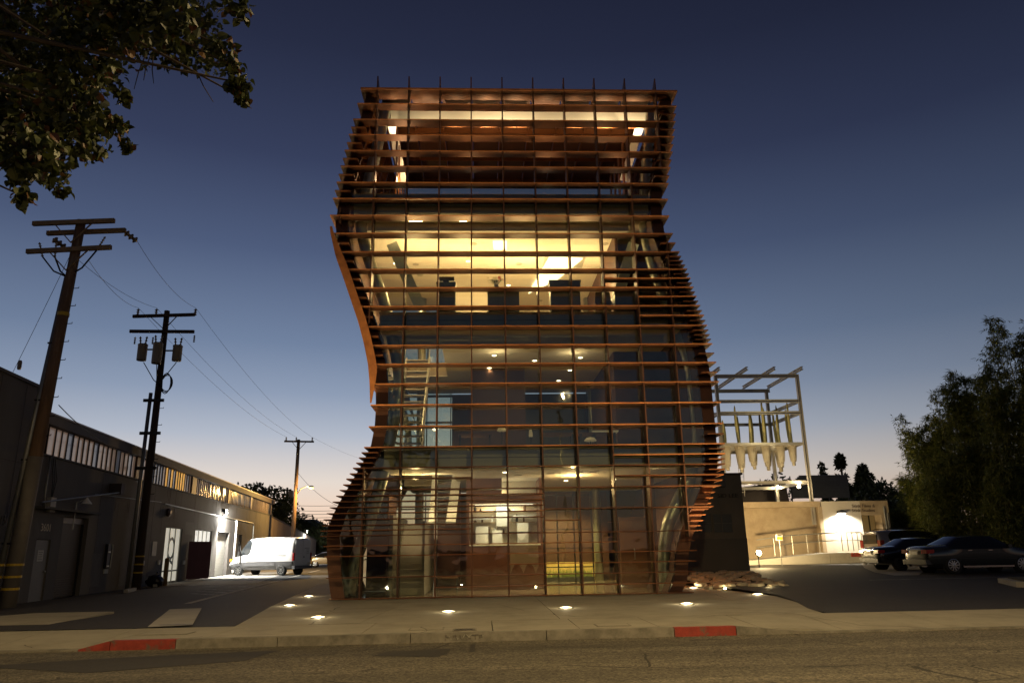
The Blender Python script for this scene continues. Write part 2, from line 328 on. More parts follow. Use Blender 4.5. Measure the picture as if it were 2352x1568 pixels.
for a, b in zip(gx, gx[1:]):
    for c, d in zip(gy, gy[1:]):
        q = plaza
        sk = .17                                     # the long joints run slightly skew to the front
        for A in ((-1, -sk if a > 3 else .06 if a < -1 else 0, -(a+.007)-((sk*19) if a > 3 else (-.06*19) if a < -1 else 0)),
                  (1, sk if b > 3 and b < 9 else -.06 if b < -1 else 0, (b-.007)+((sk*19) if b > 3 and b < 9 else (-.06*19) if b < -1 else 0)),
                  (.022, -1, -(c+.007)), (-.022, 1, d-.007)):
            if q: q = clip(q, *A)
        if len(q) > 2: MB().prism(q, -.04, .152).build('pavement_slab', walk_mat, pavement)
# pavement strips left of the alley mouth
lw = [(-8.95, 15.62), (-9.35, 20.7), (-11.3, 20.7), (-13.2, 17.2), (-14, 15.5)]
MB().prism(lw, -.04, .13).build('pavement_slab', walk_mat, pavement)
# far side of the carriageway (behind the viewer)
struct(MB().box(-140, 140, -9, 4.59, -.05, .15).build('far_pavement', walk_mat))

# alley on the left: falls gently from the pavement, then runs level to the back
rows = [(15.72, .148), (18, .12), (21, .07), (25, .035), (40, .03), (70, .04), (130, .05)]
m = MB()
for (y0, z0), (y1, z1) in zip(rows, rows[1:]):
    xr = lambda y: -4.8-.12*(y-15.7) if y < 36.5 else -7.3
    xl = lambda y: -14.2-.099*(y-17.3)
    m.quad((xl(y0), y0, z0), (xr(y0), y0, z0), (xr(y1), y1, z1), (xl(y1), y1, z1))
alley = struct(m.build('alley', asphalt))
def alley_z(y):
    for (y0, z0), (y1, z1) in zip(rows, rows[1:]):
        if y0 <= y <= y1: return z0+(z1-z0)*(y-y0)/(y1-y0)
    return .05
def strip(name, a, b, w, material, parent, zf, dz=.005, n=1):
    a = Vector((a[0], a[1])); b = Vector((b[0], b[1])); d = (b-a).normalized(); s = Vector((d.y, -d.x))*w/2; m = MB()
    for i in range(n):
        p = a.lerp(b, i/n); q = a.lerp(b, (i+1)/n)
        m.quad((p.x-s.x, p.y-s.y, zf(p.y)+dz), (p.x+s.x, p.y+s.y, zf(p.y)+dz), (q.x+s.x, q.y+s.y, zf(q.y)+dz), (q.x-s.x, q.y-s.y, zf(q.y)+dz))
    return m.build(name, material, parent)
# concrete valley gutter and its wider crossing slab
gut = MB(); g1 = gnd(412, 1440, .148); g2 = gnd(418, 1396, .06)
gz = lambda y: alley_z(y)+.02
gut = strip('gutter_crossing', (-6.02, 15.75), (-8.0, 21.9), .80, concrete, alley, gz, n=6)
gl = [gnd(x, y, .05) for x, y in ((430, 1385), (520, 1362), (600, 1342), (735, 1308))]
for p, q in zip(gl, gl[1:]): strip('gutter_channel', p, q, .22, concrete, alley, alley_z, dz=.012, n=5)
strip('drain_slot', (-6.35, 16.05), (-5.72, 16.05), .1, dark_metal, alley, gz, dz=.008)
# pale concrete apron along the workshop doors
ap = [(-16.35, 39), (-11.2, 39.5), (-12.4, 46), (-13.9, 56), (-15.6, 70), (-19.4, 70)]
m = MB(); m.v = [(x, y, alley_z(y)+.004) for x, y in ap]; m.f = [tuple(range(len(ap)))]; m.build('concrete_apron', concrete, alley)
# worn parking lines in front of the lit doors
for (x0, y0, x1, y1) in ((480, 1347, 612, 1346), (470, 1352, 560, 1356), (450, 1356, 535, 1361), (505, 1341, 600, 1338), (440, 1362, 500, 1366)):
    a = gnd(x0, y0, .04); b = gnd(x1, y1, .04); strip('painted_line', a, b, .1, white_line, alley, alley_z, dz=.009)

# car park on the right, rising away from the street
def lot_z(y): return .146+.0108*(y-17)
lot_poly = [(7.05, 15.97), (7.1, 17.1), (7.6, 18.9), (8.0, 21.3), (7.62, 25.3), (7.78, 30), (7.95, 36), (6.5, 60), (6.5, 90), (90, 90), (90, 17.8)]
m = MB(); i = len(m.v); m.v += [(x, y, lot_z(y) if y > 17.2 else .146) for x, y in lot_poly]; m.f.append(tuple(range(len(lot_poly))))
car_park = struct(m.build('car_park', asphalt))
strip('painted_line', (13.5, 27.0), (21, 27.2), .1, white_line, car_park, lot_z, dz=.006)
# pale paved apron behind the cars
pa = [gnd(x, y, .33) for x, y in ((1990, 1287), (1979, 1297), (1985, 1305), (2010, 1313), (2055, 1318), (2110, 1317), (2140, 1300), (2060, 1288))]
m = MB(); m.v = [(p.x, p.y, lot_z(p.y)+.006) for p in pa]; m.f = [tuple(range(len(pa)))]
m.build('paved_apron', concrete, car_park)
# raised planter kerb at the right edge
pk = [(16.35, 24.4), (15.4, 22.2), (15.9, 21.4), (26, 20.4), (26, 27)]
kb = MB().prism(pk, .1, .36).build('planter_bed', concrete); tag(kb, 'low raised concrete planting bed at the right edge of the car park', 'planter')
MB().prism([(16.55, 24.2), (15.65, 22.25), (16.05, 21.65), (25.8, 20.7), (25.8, 26.7)], .361, .40).build('soil', mat('dark_soil', (.035, .03, .02), rough=1, var=.4, scale=12, bump=.6, bscale=40), kb)

# dirt, leaves and grit gathered in the gutter
rg = random.Random(61); m = MB()
for i in range(1500):
    x = rg.uniform(-12, 14); y = kerb_y(x)-abs(rg.gauss(0, .10))-.01; a_ = rg.uniform(0, 6.3); q = rg.uniform(.006, .022); z_ = .004+rg.uniform(0, .008)
    m.quad((x-q*math.cos(a_), y-q*math.sin(a_), z_), (x+q*.4*math.sin(a_), y-q*.4*math.cos(a_), z_), (x+q*math.cos(a_), y+q*math.sin(a_), z_+.004), (x-q*.4*math.sin(a_), y+q*.4*math.cos(a_), z_))
lt_ = m.build('gutter_litter', mat('dead_leaf_litter', (.10, .065, .03), rough=.9, var=.5, scale=30)); lt_['kind'] = 'stuff'; lt_['label'] = 'leaf litter and grit lying along the kerb'; lt_['category'] = 'litter'
# worn white marks sprayed on the kerb face
sp_ = mat('worn_spray_paint', (.34, .32, .26), rough=.8, var=.3, scale=20, dark=(.15, .13, .10), dscale=9, dthr=(.42, .55))
text('sprayed_mark', 'MIWXTP', .13, sp_, kerb, facing((-.30, kerb_y(-.3)-.002, .075), (1, .022, 0)), .004, sx=1.3)
# patches and covers
road_o = bpy.data.objects['road']
for pts in (((857, 1506), (885, 1496), (1036, 1489), (1028, 1502), (1000, 1508)), ((1080, 1481), (1092, 1478), (1090, 1496), (1078, 1498)), ((-60, 1530), (300, 1508), (640, 1493), (560, 1517), (200, 1545))):
    ps = [gnd(x, y, 0) for x, y in pts]; m = MB(); m.v = [(p.x, p.y, .004) for p in ps]; m.f = [tuple(range(len(ps)))]; m.build('asphalt_patch', patch_mat, road_o)
def cover(name, cx, cy, w, d, material, label, cat='cover'):
    e = thing(name, label, cat, (cx, cy, .152))
    MB().box(cx-w/2, cx+w/2, cy-d/2, cy+d/2, .146, .157).build('frame', kerb_mat, e)
    MB().box(cx-w/2+.03, cx+w/2-.03, cy-d/2+.03, cy+d/2-.03, .157, .161).build('lid', material, e)
    return e
gr = cover('drain_grate', -.30, 14.05, .42, .34, dark_metal, 'dark metal grate set in the pavement near the kerb', 'grate')
for k in range(6): MB().box(-.47+k*.062, -.45+k*.062, 13.92, 14.18, .161, .166).build('bar', kerb_mat, gr)
cover('utility_cover', -.98, 14.35, .62, .42, walk_mat, 'pale utility cover in the pavement left of the dark grate')
cover('utility_cover', 2.35, 14.35, .62, .42, walk_mat, 'pale utility cover in the pavement towards the right red kerbstone')
cover('utility_cover', -5.6, 14.5, .9, .45, walk_mat, 'wide pale utility cover in the pavement by the alley mouth')

# in-ground uplights round the tower
lens_mat = glow('uplight_lens', (1.0, .84, .50), 3.0)
ups = [((731, 1418), (-3.49, 17.21), 'in-ground uplight nearest the street, leftmost of the front row'),
       ((1030, 1405), (-.75, 18.04), 'in-ground uplight of the front row, second from the alley'),
       ((1300, 1396), (1.96, 18.49), 'in-ground uplight of the front row, third from the alley'),
       ((1577, 1387), (4.93, 18.97), 'brightest in-ground uplight at the right end of the front row'),
       ((648, 1391), (-5.05, 21.16), 'in-ground uplight by the alley edge, nearer the street of two'),
       ((713, 1368), (-5.45, 25.3), 'in-ground uplight by the alley edge, beside the tower corner'),
       ((1632, 1348), (7.0, 25.9), 'in-ground uplight beside the stone bed right of the tower'),
       ((1768, 1360), (7.75, 22.0), 'in-ground uplight at the pavement edge beside the car park')]
for i, (_, (x, y), lab) in enumerate(ups):
    e = thing('ground_uplight', lab, 'ground light', (x, y, .152), 'in-ground uplights round the tower')
    MB().lathe((x, y, .150), [(.175, 0), (.175, .012), (.145, .016)], 24).build('rim', pipe_steel, e)
    MB().lathe((x, y, .150), [(.138, .010), (.138, .021), (.08, .030)], 24).build('lens', lens_mat, e)
    light('POINT', 'lens_spill', (x, y, .215), 11 if i != 3 else 20, (1.0, .80, .46), e, size=.05)
    if i < 4: aim = (x*1.0+.1, 23.1, 8.6); pw = 2300; sp = 46
    elif i < 6: aim = (-5.0, y+1.2, 9.0); pw = 3600; sp = 62
    else: aim = (6.6, y+1.5, 7.0); pw = 4200; sp = 76
    light('SPOT', 'beam', (x, y, .20), pw, (1.0, .76, .42), e, aim, .08, sp, .7)

# street lamps on the viewer's side of the road (they light the carriageway)
lamp_steel = mat('lamp_pole_steel', (.25, .25, .24), rough=.5, metal=.6, var=.1)
lamp_glow = glow('street_lamp_glow', (1.0, .80, .45), 12.0)
for x, pw, lab in ((-13.5, 2300, 'tall street lamp across the road, left of the viewer'), (4.6, 5200, 'tall street lamp across the road, right of the viewer')):
    y = 3.9; e = thing('street_lamp', lab, 'street lamp', (x, y, .15), 'street lamps across the road')
    MB().tube([(x, y, .15), (x, y, 4), (x, y, 9.2)], [.11, .09, .06], 10).build('pole', lamp_steel, e, True)
    MB().tube([(x, y, 9.0), (x, y+.6, 9.5), (x, y+2.2, 9.75)], .045, 8).build('arm', lamp_steel, e, True)
    MB().hexa([(x-.13, y+2.1, 9.70), (x+.13, y+2.1, 9.70), (x+.1, y+2.9, 9.70), (x-.1, y+2.9, 9.70), (x-.09, y+2.1, 9.86), (x+.09, y+2.1, 9.86), (x+.06, y+2.85, 9.80), (x-.06, y+2.85, 9.80)]).build('lamp_head', lamp_steel, e)
    MB().box(x-.09, x+.09, y+2.25, y+2.8, 9.66, 9.698).build('lens', lamp_glow, e)
    light('SPOT', 'lamp_light', (x, y+2.5, 9.6), pw, (1.0, .72, .33), e, (x*.9-.3, y+5.0, 0), .09, 146, .75)

# ================================================================ THE LOUVRED TOWER
YF, FD = 23.04, .42                                  # front edge of the fins, their depth
YG, YB = YF+FD+.02, 34.0                             # glass line, back of the building
ZM = [16.98, 16.38, 15.77, 15.18, 14.58, 13.99, 13.39, 12.80, 12.19, 11.55, 10.90, 10.29, 9.66, 9.03, 8.36, 7.74, 7.13, 6.50, 5.84, 5.17, 4.54, 3.92, 3.27]
XK = [-4.615+1.0845*k for k in range(12)]
def prof(pts): return sorted((at(x, y, YF).z, at(x, y, YF).x) for x, y in pts)
XLT = prof([(828, 205), (820, 240), (805, 295), (790, 350), (776, 405), (764, 456), (757, 497), (760, 536), (772, 590), (790, 640), (807, 690), (824, 740), (837, 790), (846, 835), (850, 880), (851, 925), (848, 972), (838, 1023), (818, 1062), (792, 1105), (765, 1150), (742, 1195), (735, 1222), (735, 1290), (740, 1345), (746, 1380)])
XRT = prof([(1556, 212), (1554, 245), (1550, 300), (1545, 350), (1538, 400), (1534, 445), (1535, 480), (1540, 515), (1550, 552), (1566, 590), (1582, 625), (1600, 680), (1616, 720), (1630, 765), (1640, 805), (1649, 850), (1656, 920), (1662, 980), (1666, 1030), (1666, 1075), (1658, 1110), (1644, 1150), (1628, 1185), (1611, 1220), (1601, 1260), (1598, 1310), (1596, 1345), (1580, 1366)])
XL = lambda z: lerp_table(XLT, z)
XR = lambda z: lerp_table(XRT, z)
SD = .50                                             # depth of the fins on the two flanks
tower = thing('office_tower', 'four-storey glass tower wrapped in a curved grid of rust-brown steel fins', 'building', (.8, 28, .15))
# ---- horizontal fins of the front
rows_front = [(z, None, None) for z in ZM]
for z in (3.10, 2.93, 2.765, 2.595, 2.42): rows_front.append((z, None, XK[6]))
rows_front += [(2.25, None, XK[4]), (2.10, None, XK[4]), (2.645, XK[6], None), (2.31, XK[6], XK[7]), (1.95, None, None), (1.66, None, XK[8]), (1.37, None, None), (1.07, XK[5], None), (.77, None, None), (.46, XK[3], None), (.185, None, XK[10])]
rows_front += [(3.60, None, XK[4]), (4.23, XK[8], None), (3.60, XK[8], None), (8.70, XK[9], None), (9.345, XK[9], None), (9.975, XK[8], None)]
for i, (z, a, b) in enumerate(rows_front):
    t = .07 if i == 0 else .032 if z > 3.3 else .026
    d = FD if z > 2.2 else .26 if z > .3 else .2
    if i == 0: d = .62
    x0 = XL(z) if a is None else a; x1 = XR(z) if b is None else b
    if z < 1.9: x0 = max(x0, XL(z)+.12); x1 = min(x1, XR(z)) if b is None else x1
    yf = YF+.01*(z < 2.2)
    hf = MB().box(x0, x1, yf+.008, YF+d, z-t/2+.002, z+t/2-.002).build('horizontal_fin', corten_shade, tower)
    MB().box(x0, x1, yf, yf+.008, z-t/2, z+t/2).build('fin_edge', corten_lit if z > 4.2 else corten, hf)  # added strip, painted brighter on the uplit rows
# ---- fins of the flanks (closer together where the skin slopes most)
def sub(i, j, n): return [ZM[k]+(ZM[k+1]-ZM[k])*q/n for k in range(i, j) for q in range(1, n)]
low = [2.93, 2.765, 2.595, 2.42, 2.25, 2.10, 1.95, 1.66]
left_rows = ZM + sub(2, 7, 2)+sub(9, 16, 2)+sub(20, 22, 4)+[3.10]+low
right_rows = ZM + sub(1, 6, 2)+sub(9, 10, 2)+sub(10, 15, 4)+sub(15, 17, 2)+sub(19, 20, 2)+sub(20, 22, 4)+[3.10]+low+[1.37, 1.07, .77]
mains = set(ZM)
for side, rows_s in ((-1, left_rows), (1, right_rows)):
    for z in rows_s:
        y0 = YF+(.62 if z == ZM[0] else FD)+.003 if (z in mains or z < 3.2) else YF+.02
        x = XL(z) if side < 0 else XR(z); xa, xb = (x, x+SD) if side < 0 else (x-SD, x)
        MB().box(xa, xb, y0, YB, z-.014, z+.014).build('horizontal_fin', corten, tower)
# ---- vertical fins of the front, their tips standing above the top fin
for k, x in enumerate(XK):
    z = .16; start = None; runs = []
    while z <= 16.95:
        ok = XL(z)+.30 < x < XR(z)-.30
        if ok and start is None: start = z
        if not ok and start is not None: runs.append((start, z)); start = None
        z += .1
    if start is not None: runs.append((start, 16.93))
    for a, b in runs:
        if b-a < .4: continue
        MB().box(x-.02, x+.02, YF+.012, YF+FD-.004, a, b).build('vertical_fin', corten_vert, tower)
    if XL(16.9)+.3 < x < XR(16.9)-.3:
        MB().slab([(x-.02, YF+.02, 17.03), (x-.02, YF+.85, 17.03), (x-.02, YF+.05, 17.50)], (.04, 0, 0)).build('fin_tip', corten, tower)
# ---- vertical fins of the flanks, following the curve
for j in range(10):
    y = YF+.50+j*1.0845
    for side in (-1, 1):
        zz = [.16+i*(16.8/56) for i in range(57)]
        X = XL if side < 0 else XR
        m = MB()
        for z0, z1 in zip(zz, zz[1:]):
            o0, o1 = (.10, SD) if side < 0 else (-.10, -SD)
            p = [(X(z0)+o0, y, z0), (X(z0)+o1, y, z0), (X(z1)+o1, y, z1), (X(z1)+o0, y, z1)]
            i0 = len(m.v); m.v += [q for q in p]+[(q[0], q[1]+.05, q[2]) for q in p]
            m.f += [(i0, i0+1, i0+2, i0+3), (i0+7, i0+6, i0+5, i0+4), (i0, i0+3, i0+7, i0+4), (i0+1, i0+5, i0+6, i0+2)]
        m.build('vertical_fin', corten if j else corten_vert, tower)
# ---- glazing of the front, pane by pane
GL = lambda z: XL(z)+SD
GR = lambda z: XR(z)-SD
zrows = sorted([z for z in ZM if z < 13.5]+[2.645, 1.95, 1.37, .77, .185])
frame_mat = mat('bronze_mullion', (.05, .035, .022), rough=.5, metal=.5, var=.1)
for z0, z1 in zip(zrows, zrows[1:]):
    for k in range(-1, 12):
        xa = XK[k] if k >= 0 else -9; xb = XK[k+1] if k+1 < 12 else 12
        g = .012
        l0, l1 = max(xa+.02, GL(z0)), max(xa+.02, GL(z1)); r0, r1 = min(xb-.02, GR(z0)), min(xb-.02, GR(z1))
        if r0-l0 < .12 or r1-l1 < .12: continue
        MB().slab([(l0, YG, z0+g), (r0, YG, z0+g), (r1, YG, z1-g), (l1, YG, z1-g)], (0, .018, 0)).build('pane', pane_mat, tower)
# slim mullions behind the fins
for x in XK:
    run = []
    for z in [.2+i*.2 for i in range(67)]:
        if GL(z) < x < GR(z) and z < 13.3: run.append(z); continue
        if len(run) > 4: MB().box(x-.018, x+.018, YG+.02, YG+.09, run[0], run[-1]).build('mullion', frame_mat, tower)
        run = []
# ---- flank skins
for side in (-1, 1):
    zz = [.16]+[.77, 1.37, 1.95, 2.6]+sorted(ZM)
    for z0, z1 in zip(zz, zz[1:]):
        g0, g1 = (GL(z0), GL(z1)) if side < 0 else (GR(z0), GR(z1))
        clear = side < 0 and (z1 < 3.3 or 4.5 < z0 < 7.0)
        if z0 > 13.3: continue
        MB().slab([(g0, YG+.03, z0), (g0, YB, z0), (g1, YB, z1), (g1, YG+.03, z1)], (.03*side*-1, 0, 0)).build('side_pane' if clear else 'side_panel', pane_mat if clear else corten_panel, tower)
# ---- back: glass bay on the alley side, solid panels elsewhere, fins across
XB = -1.30
for z0, z1 in zip(zrows, zrows[1:]):
    zc = (z0+z1)/2
    if zc < 8.4 or True:
        MB().slab([(GL(z0), YB, z0), (XB, YB, z0), (XB, YB, z1), (GL(z1), YB, z1)], (0, .02, 0)).build('rear_pane', pane_mat, tower)
for z0, z1 in ((.15, 3.9), (4.5, 8.35), (8.95, 12.5)):
    xr = min(GR(z0), GR(z1))
    MB().box(XB, xr, YB, YB+.15, z0, z1).build('rear_wall', cream if z0 > 8 else corten_panel, tower)
for z in ZM[6::2]+[2.6, 1.95, 1.37]:
    MB().box(XL(z)+.3, XR(z)-.3, YB+.2, YB+.6, z-.02, z+.02).build('rear_fin', corten, tower)
for x in XK[1:5]:
    MB().box(x-.02, x+.02, YB+.03, YB+.2, .2, 13.3).build('rear_mullion', dark_metal, tower)
# ---- floors, ceilings, spandrels
def floor_band(z0, z1, hole=None, top=floor_mat):
    xl = max(GL(z0), GL(z1))+.05; xr = min(GR(z0), GR(z1))-.05; ya, yb = YG+.16, YB-.02
    cells = [(xl, xr, ya, yb)]
    if hole:
        hx0, hx1, hy0, hy1 = hole
        cells = [(xl, xr, ya, hy0), (xl, xr, hy1, yb), (xl, hx0, hy0, hy1), (hx1, xr, hy0, hy1)]
    for c in cells:
        if c[1]-c[0] < .05: continue
        MB().box(*c, z0+.03, z1).build('floor_slab', top, tower)
        MB().box(*c, z0, z0+.028).build('ceiling', cream, tower)
    for k in range(-1, 12):                           # spandrel panels behind the glass, two to a bay
        xa = max((XK[k] if k >= 0 else -9)+.03, xl); xb = min((XK[k+1] if k < 11 else 12)-.03, xr)
        if xb-xa < .15: continue
        h = (z1-z0); MB().box(xa, xb, YG+.10, YG+.15, z0+.02, z0+h*.52).build('spandrel', spandrel, tower)
        MB().box(xa, xb, YG+.11, YG+.15, z0+h*.58, z1+.02).build('spandrel', spandrel, tower)
floor_band(12.50, 13.22)
floor_band(8.40, 8.98, (-3.35, -1.35, 25.4, 30.4))
floor_band(3.93, 4.52, (-3.3, -.9, 25.6, 30.0))
MB().box(GL(.3)+.05, GR(.3)-.05, YG+.05, YB-.02, .10, .165).build('ground_floor', floor_mat, tower)
# soffit beams along the front of the ceilings
for z in (12.5, 8.4):
    xl, xr = GL(z)+.5, GR(z)-.6
    MB().box(xl, xr, YG+.9, YG+1.15, z-.28, z-.005).build('soffit_beam', cream, tower)
# ---- round steel columns that swing with the curve
def column(pts, Y, r, lean=0):
    P = [at(x, y, Y) for x, y in pts]; Q = []
    for i in range(len(P)-1):                         # smooth the bends
        p0 = P[max(i-1, 0)]; p1 = P[i]; p2 = P[i+1]; p3 = P[min(i+2, len(P)-1)]
        for k in range(6):
            t = k/6; Q.append(.5*((2*p1)+(p2-p0)*t+(2*p0-5*p1+4*p2-p3)*t*t+(3*p1-p0-3*p2+p3)*t**3))
    Q.append(P[-1]); MB().tube(Q, r, 20).build('column', pipe_steel, tower, True)
column([(890, 232), (868, 330), (846, 420), (830, 490), (833, 545), (855, 620), (880, 690), (900, 770), (917, 860), (912, 930), (893, 1020), (874, 1110), (845, 1210), (815, 1290), (802, 1366)], 24.4, .20)
column([(1497, 235), (1490, 330), (1482, 430), (1480, 510), (1494, 590), (1520, 670), (1556, 760), (1582, 830), (1596, 920), (1604, 1010), (1590, 1080), (1558, 1150), (1532, 1215), (1526, 1290), (1532, 1368)], 24.4, .20)
for xx, yy in ((-2.6, 32.6), (4.9, 32.6)):
    MB().tube([(xx, yy, .16), (xx, yy, 6.5), (xx, yy, 13.0)], .18, 14).build('column', pipe_steel, tower, True)
# diagonal flat braces behind the columns on the top floor
for pts in (((900, 560), (965, 705)), ((1455, 560), (1412, 705))):
    a = at(*pts[0], 24.9); b = at(*pts[1], 24.9); MB().bar(a, b, .38, .14, (0, 1, 0)).build('brace', pipe_steel, tower)

# ---- roof terrace: ring beam, raking posts, deck of steel panels with ribs
terr = 13.22
def dquad(m, pts, Y, th=.05): return m.slab([at(x, y, Y) for x, y in pts], (0, th, 0))
zb0 = at(1176, 277, 24.6).z; zb1 = at(1176, 256, 24.6).z; xa = at(898, 265, 24.6).x; xb = at(1482, 265, 24.6).x
MB().box(xa, xb, 24.55, 24.8, zb0, zb1).build('ring_beam', cream, tower)
for s, px in ((-1, (898, 290, 926, 420)), (1, (1473, 300, 1432, 415))):
    a = at(px[0], px[1], 24.7); b = at(px[2], px[3], 26.2); a.z = zb0
    MB().bar((a.x, a.y, a.z), (b.x, b.y, max(b.z, terr)), .30, .14, (0, 1, 0)).build('raking_post', white_p, tower)
for k in range(1, 10):                               # roof deck, panel by panel
    MB().box(XK[k]+.03, XK[k+1]-.03, YF+.95, 30.2, 17.20, 17.24).build('roof_panel', corten_panel, tower)
for k in range(1, 11):
    MB().box(XK[k]-.02, XK[k]+.02, YF+2.0, 30.3, 17.02, 17.36).build('roof_rib', corten, tower)
for y, z in ((30.1, 17.12), (28.0, 17.05), (25.9, 17.05)):
    MB().box(XK[1], XK[10], y, y+.06, z-.1, z+.12).build('roof_rib', corten, tower)
for px_y, Y in ((224, 24.15), (249, 24.2), (289, 24.25)):    # inner louvres behind the top fins
    z = at(1176, px_y, Y).z
    for k in range(1, 10):
        if (k % 4) == 2: continue
        MB().box(XK[k]+.03, XK[k+1]-.03, Y-.10, Y+.10, z-.012, z+.012).build('inner_louvre', corten, tower)
for xx in (-3.0, 5.4):
    for k in range(5):
        MB().slab([(xx+.0, 24.6+k*.9, 13.3), (xx+.0, 24.9+k*.9, 13.3), (xx+.0, 24.6+k*.9, 16.3), (xx, 24.3+k*.9, 16.3)], (.04, 0, 0)).build('terrace_screen', corten, tower)
# terrace lights at the parapet
ter_lens = glow('terrace_lens', (1.0, .85, .55), 10)
for i, x in enumerate((-2.8, -.3, 2.4, 4.9)):
    MB().lathe((x, 24.35, terr), [(.07, 0), (.07, .06), (.05, .07)], 12).build('terrace_uplight', ter_lens, tower)
    light('SPOT', 'terrace_beam', (x, 24.38, terr+.12), 105, (1, .60, .26), tower, (x, 24.4, 17), .05, 105, .8)
for k in range(1, 10):                               # unseen spots without fittings, added to brighten the ring beam
    x = (XK[k]+XK[k+1])/2
    light('SPOT', 'beam_wash', (x, 24.40, zb0-.85), 300 if k in (1, 4, 5, 8, 9) else 160, (1, .78, .44), tower, (x, 24.55, zb1), .05, 110, .9)
light('POINT', 'terrace_glow', (-2.9, 25.3, 14.6), 70, (1, .62, .3), tower, size=.15)
light('POINT', 'terrace_glow', (4.6, 25.6, 14.6), 16, (1, .62, .3), tower, size=.15)
light('POINT', 'terrace_glow', (.9, 27.6, 14.0), 10, (1, .6, .3), tower, size=.2)
# folded plate that closes the overhanging edge towards the alley
zz = [5.9+i*.245 for i in range(25)]; m = MB()
for z0, z1 in zip(zz, zz[1:]):
    w0 = .26*min(1, (11.75-z0)/1.5+.25, (z0-5.9)/1.2+.12); w1 = .26*min(1, (11.75-z1)/1.5+.25, (z1-5.9)/1.2+.12)
    m.slab([(XL(z0)-.012, YF-.03, z0), (XL(z0)+w0, YF-.03, z0), (XL(z1)+w1, YF-.03, z1), (XL(z1)-.012, YF-.03, z1)], (0, .028, 0))
m.build('edge_plate', corten_lit, tower)  # orange of the uplighting painted into the plate

# ---- interior light fittings
down_lens = glow('downlight_lens', (1.0, .86, .58), 12)
down_mesh = MB().lathe((0, 0, 0), [(.055, -.004), (.075, .0), (.075, .02)], 14).mesh('downlight', down_lens)
def downlight(px, py, z, power=0, col=WARM):
    d = _ray(px, py); k = (z-CAM_H)/d.z; p = d*k; p = Vector((p.x, p.y, z-.012))
    if not (YG+.3 < p.y < YB-.3): return
    inst('downlight', down_mesh, tower, Matrix.Translation(p))
    if power: light('SPOT', 'downlight_beam', (p.x, p.y, p.z-.03), power, col, tower, (p.x, p.y, p.z-2), .06, 140, .9)
for q in ((909, 522), (1148, 526), (1400, 520), (1475, 523), (908, 605), (1075, 600), (1193, 582), (1262, 650), (957, 688), (1168, 655), (1035, 620)):
    downlight(*q, 12.5, 150)
for q in ((1150, 781), (1266, 785), (1373, 788), (1135, 816), (1228, 828), (1333, 821), (1124, 845), (1309, 850), (1091, 871), (1283, 874), (1165, 880), (1010, 905)):
    downlight(*q, 8.4, 62)
for q in ((1160, 1084), (1133, 1105), (1300, 1103), (1345, 1083), (1410, 1100)):
    downlight(*q, 3.93, 240)

# ceiling grilles and speakers
spk = MB().lathe((0, 0, 0), [(.11, -.006), (.13, 0), (.13, .02)], 16).mesh('ceiling_speaker', mat('grille_grey', (.45, .42, .36), rough=.7))
for q, z in ([(p_, 12.5) for p_ in ((955, 607), (965, 631), (1088, 560), (1192, 606), (1240, 690), (978, 668), (1330, 616), (1390, 560))]+[(p_, 8.4) for p_ in ((1120, 795), (1210, 800), (1350, 800), (1240, 858))]+[(p_, 3.93) for p_ in ((1190, 1090), (1265, 1086))]):
    d = _ray(*q); k = (z-CAM_H)/d.z; p = d*k
    if YG+.3 < p.y < YB-.3: inst('ceiling_speaker', spk, tower, Matrix.Translation((p.x, p.y, z-.012)))
for q in ((1078, 775), (1395, 782), (1350, 1082)):
    z = 8.4 if q[1] < 1000 else 3.93; d = _ray(*q); k = (z-CAM_H)/d.z; p = d*k
    for j in range(5): MB().box(p.x-.35, p.x+.35, p.y+j*.07, p.y+j*.07+.03, z-.02, z-.003).build('air_slot', MATS['grille_grey'], tower)
# desks and stools on the middle floor
for x_ in (-.2, 2.6, 3.9):
    dk = thing('work_table', {-.2: 'dark work table on the middle floor, left of the lamps', 2.6: 'dark work table on the middle floor, second from the stair', 3.9: 'dark work table on the middle floor by the dark partition'}[x_], 'table', (x_, 25.6, 4.52), 'work tables on the middle floor')
    MB().box(x_-.55, x_+.55, 25.3, 26.0, 5.22, 5.27).build('table_top', timber, dk)
    for sx in (-.5, .5):
        for sy in (25.35, 25.95): MB().box(x_+sx-.025, x_+sx+.025, sy-.025, sy+.025, 4.521, 5.22).build('leg', dark_metal, dk)
# ---- top office floor (z 8.98 .. 12.5)
panel_glow = glow('luminous_ceiling_panel', (1.0, .86, .55), 3.2)
def ceil_panel(name, pts, z, material, parent, drop=.06):
    P = []
    for x, y in pts:
        d = _ray(x, y); k = (z-CAM_H)/d.z; P.append((d.x*k, d.y*k, z))
    return MB().slab(P, (0, 0, -drop)).build(name, material, parent)
ceil_panel('ceiling_panel', [(1262, 588), (1338, 592), (1280, 640), (1214, 672)], 12.47, panel_glow, tower)
ceil_panel('ceiling_panel', [(1132, 553), (1164, 553), (1164, 570), (1134, 570)], 12.47, panel_glow, tower)
light('POINT', 'office_glow', (1.6, 27.4, 11.2), 360, WARM, tower, size=.25)
light('POINT', 'office_glow', (-.6, 26.6, 11.0), 280, WARM, tower, size=.25)
light('POINT', 'office_glow', (4.0, 27.2, 11.0), 260, WARM, tower, size=.25)
light('POINT', 'office_glow', (-2.4, 26.2, 11.0), 250, WARM, tower, size=.25)
p0 = at(1250, 550, 27.5); p1 = at(1345, 580, 27.5)
MB().box(p0.x, p1.x, 27.3, 28.6, p1.z, 12.49).build('duct_box', mat('grey_plaster', (.42, .40, .34), rough=.8, var=.05), tower)
p0 = at(1060, 607, 31.0); p1 = at(1112, 617, 31.0)
MB().box(-1.3, 1.3, 31.0, 31.2, 10.2, 12.49).build('partition', cream, tower)
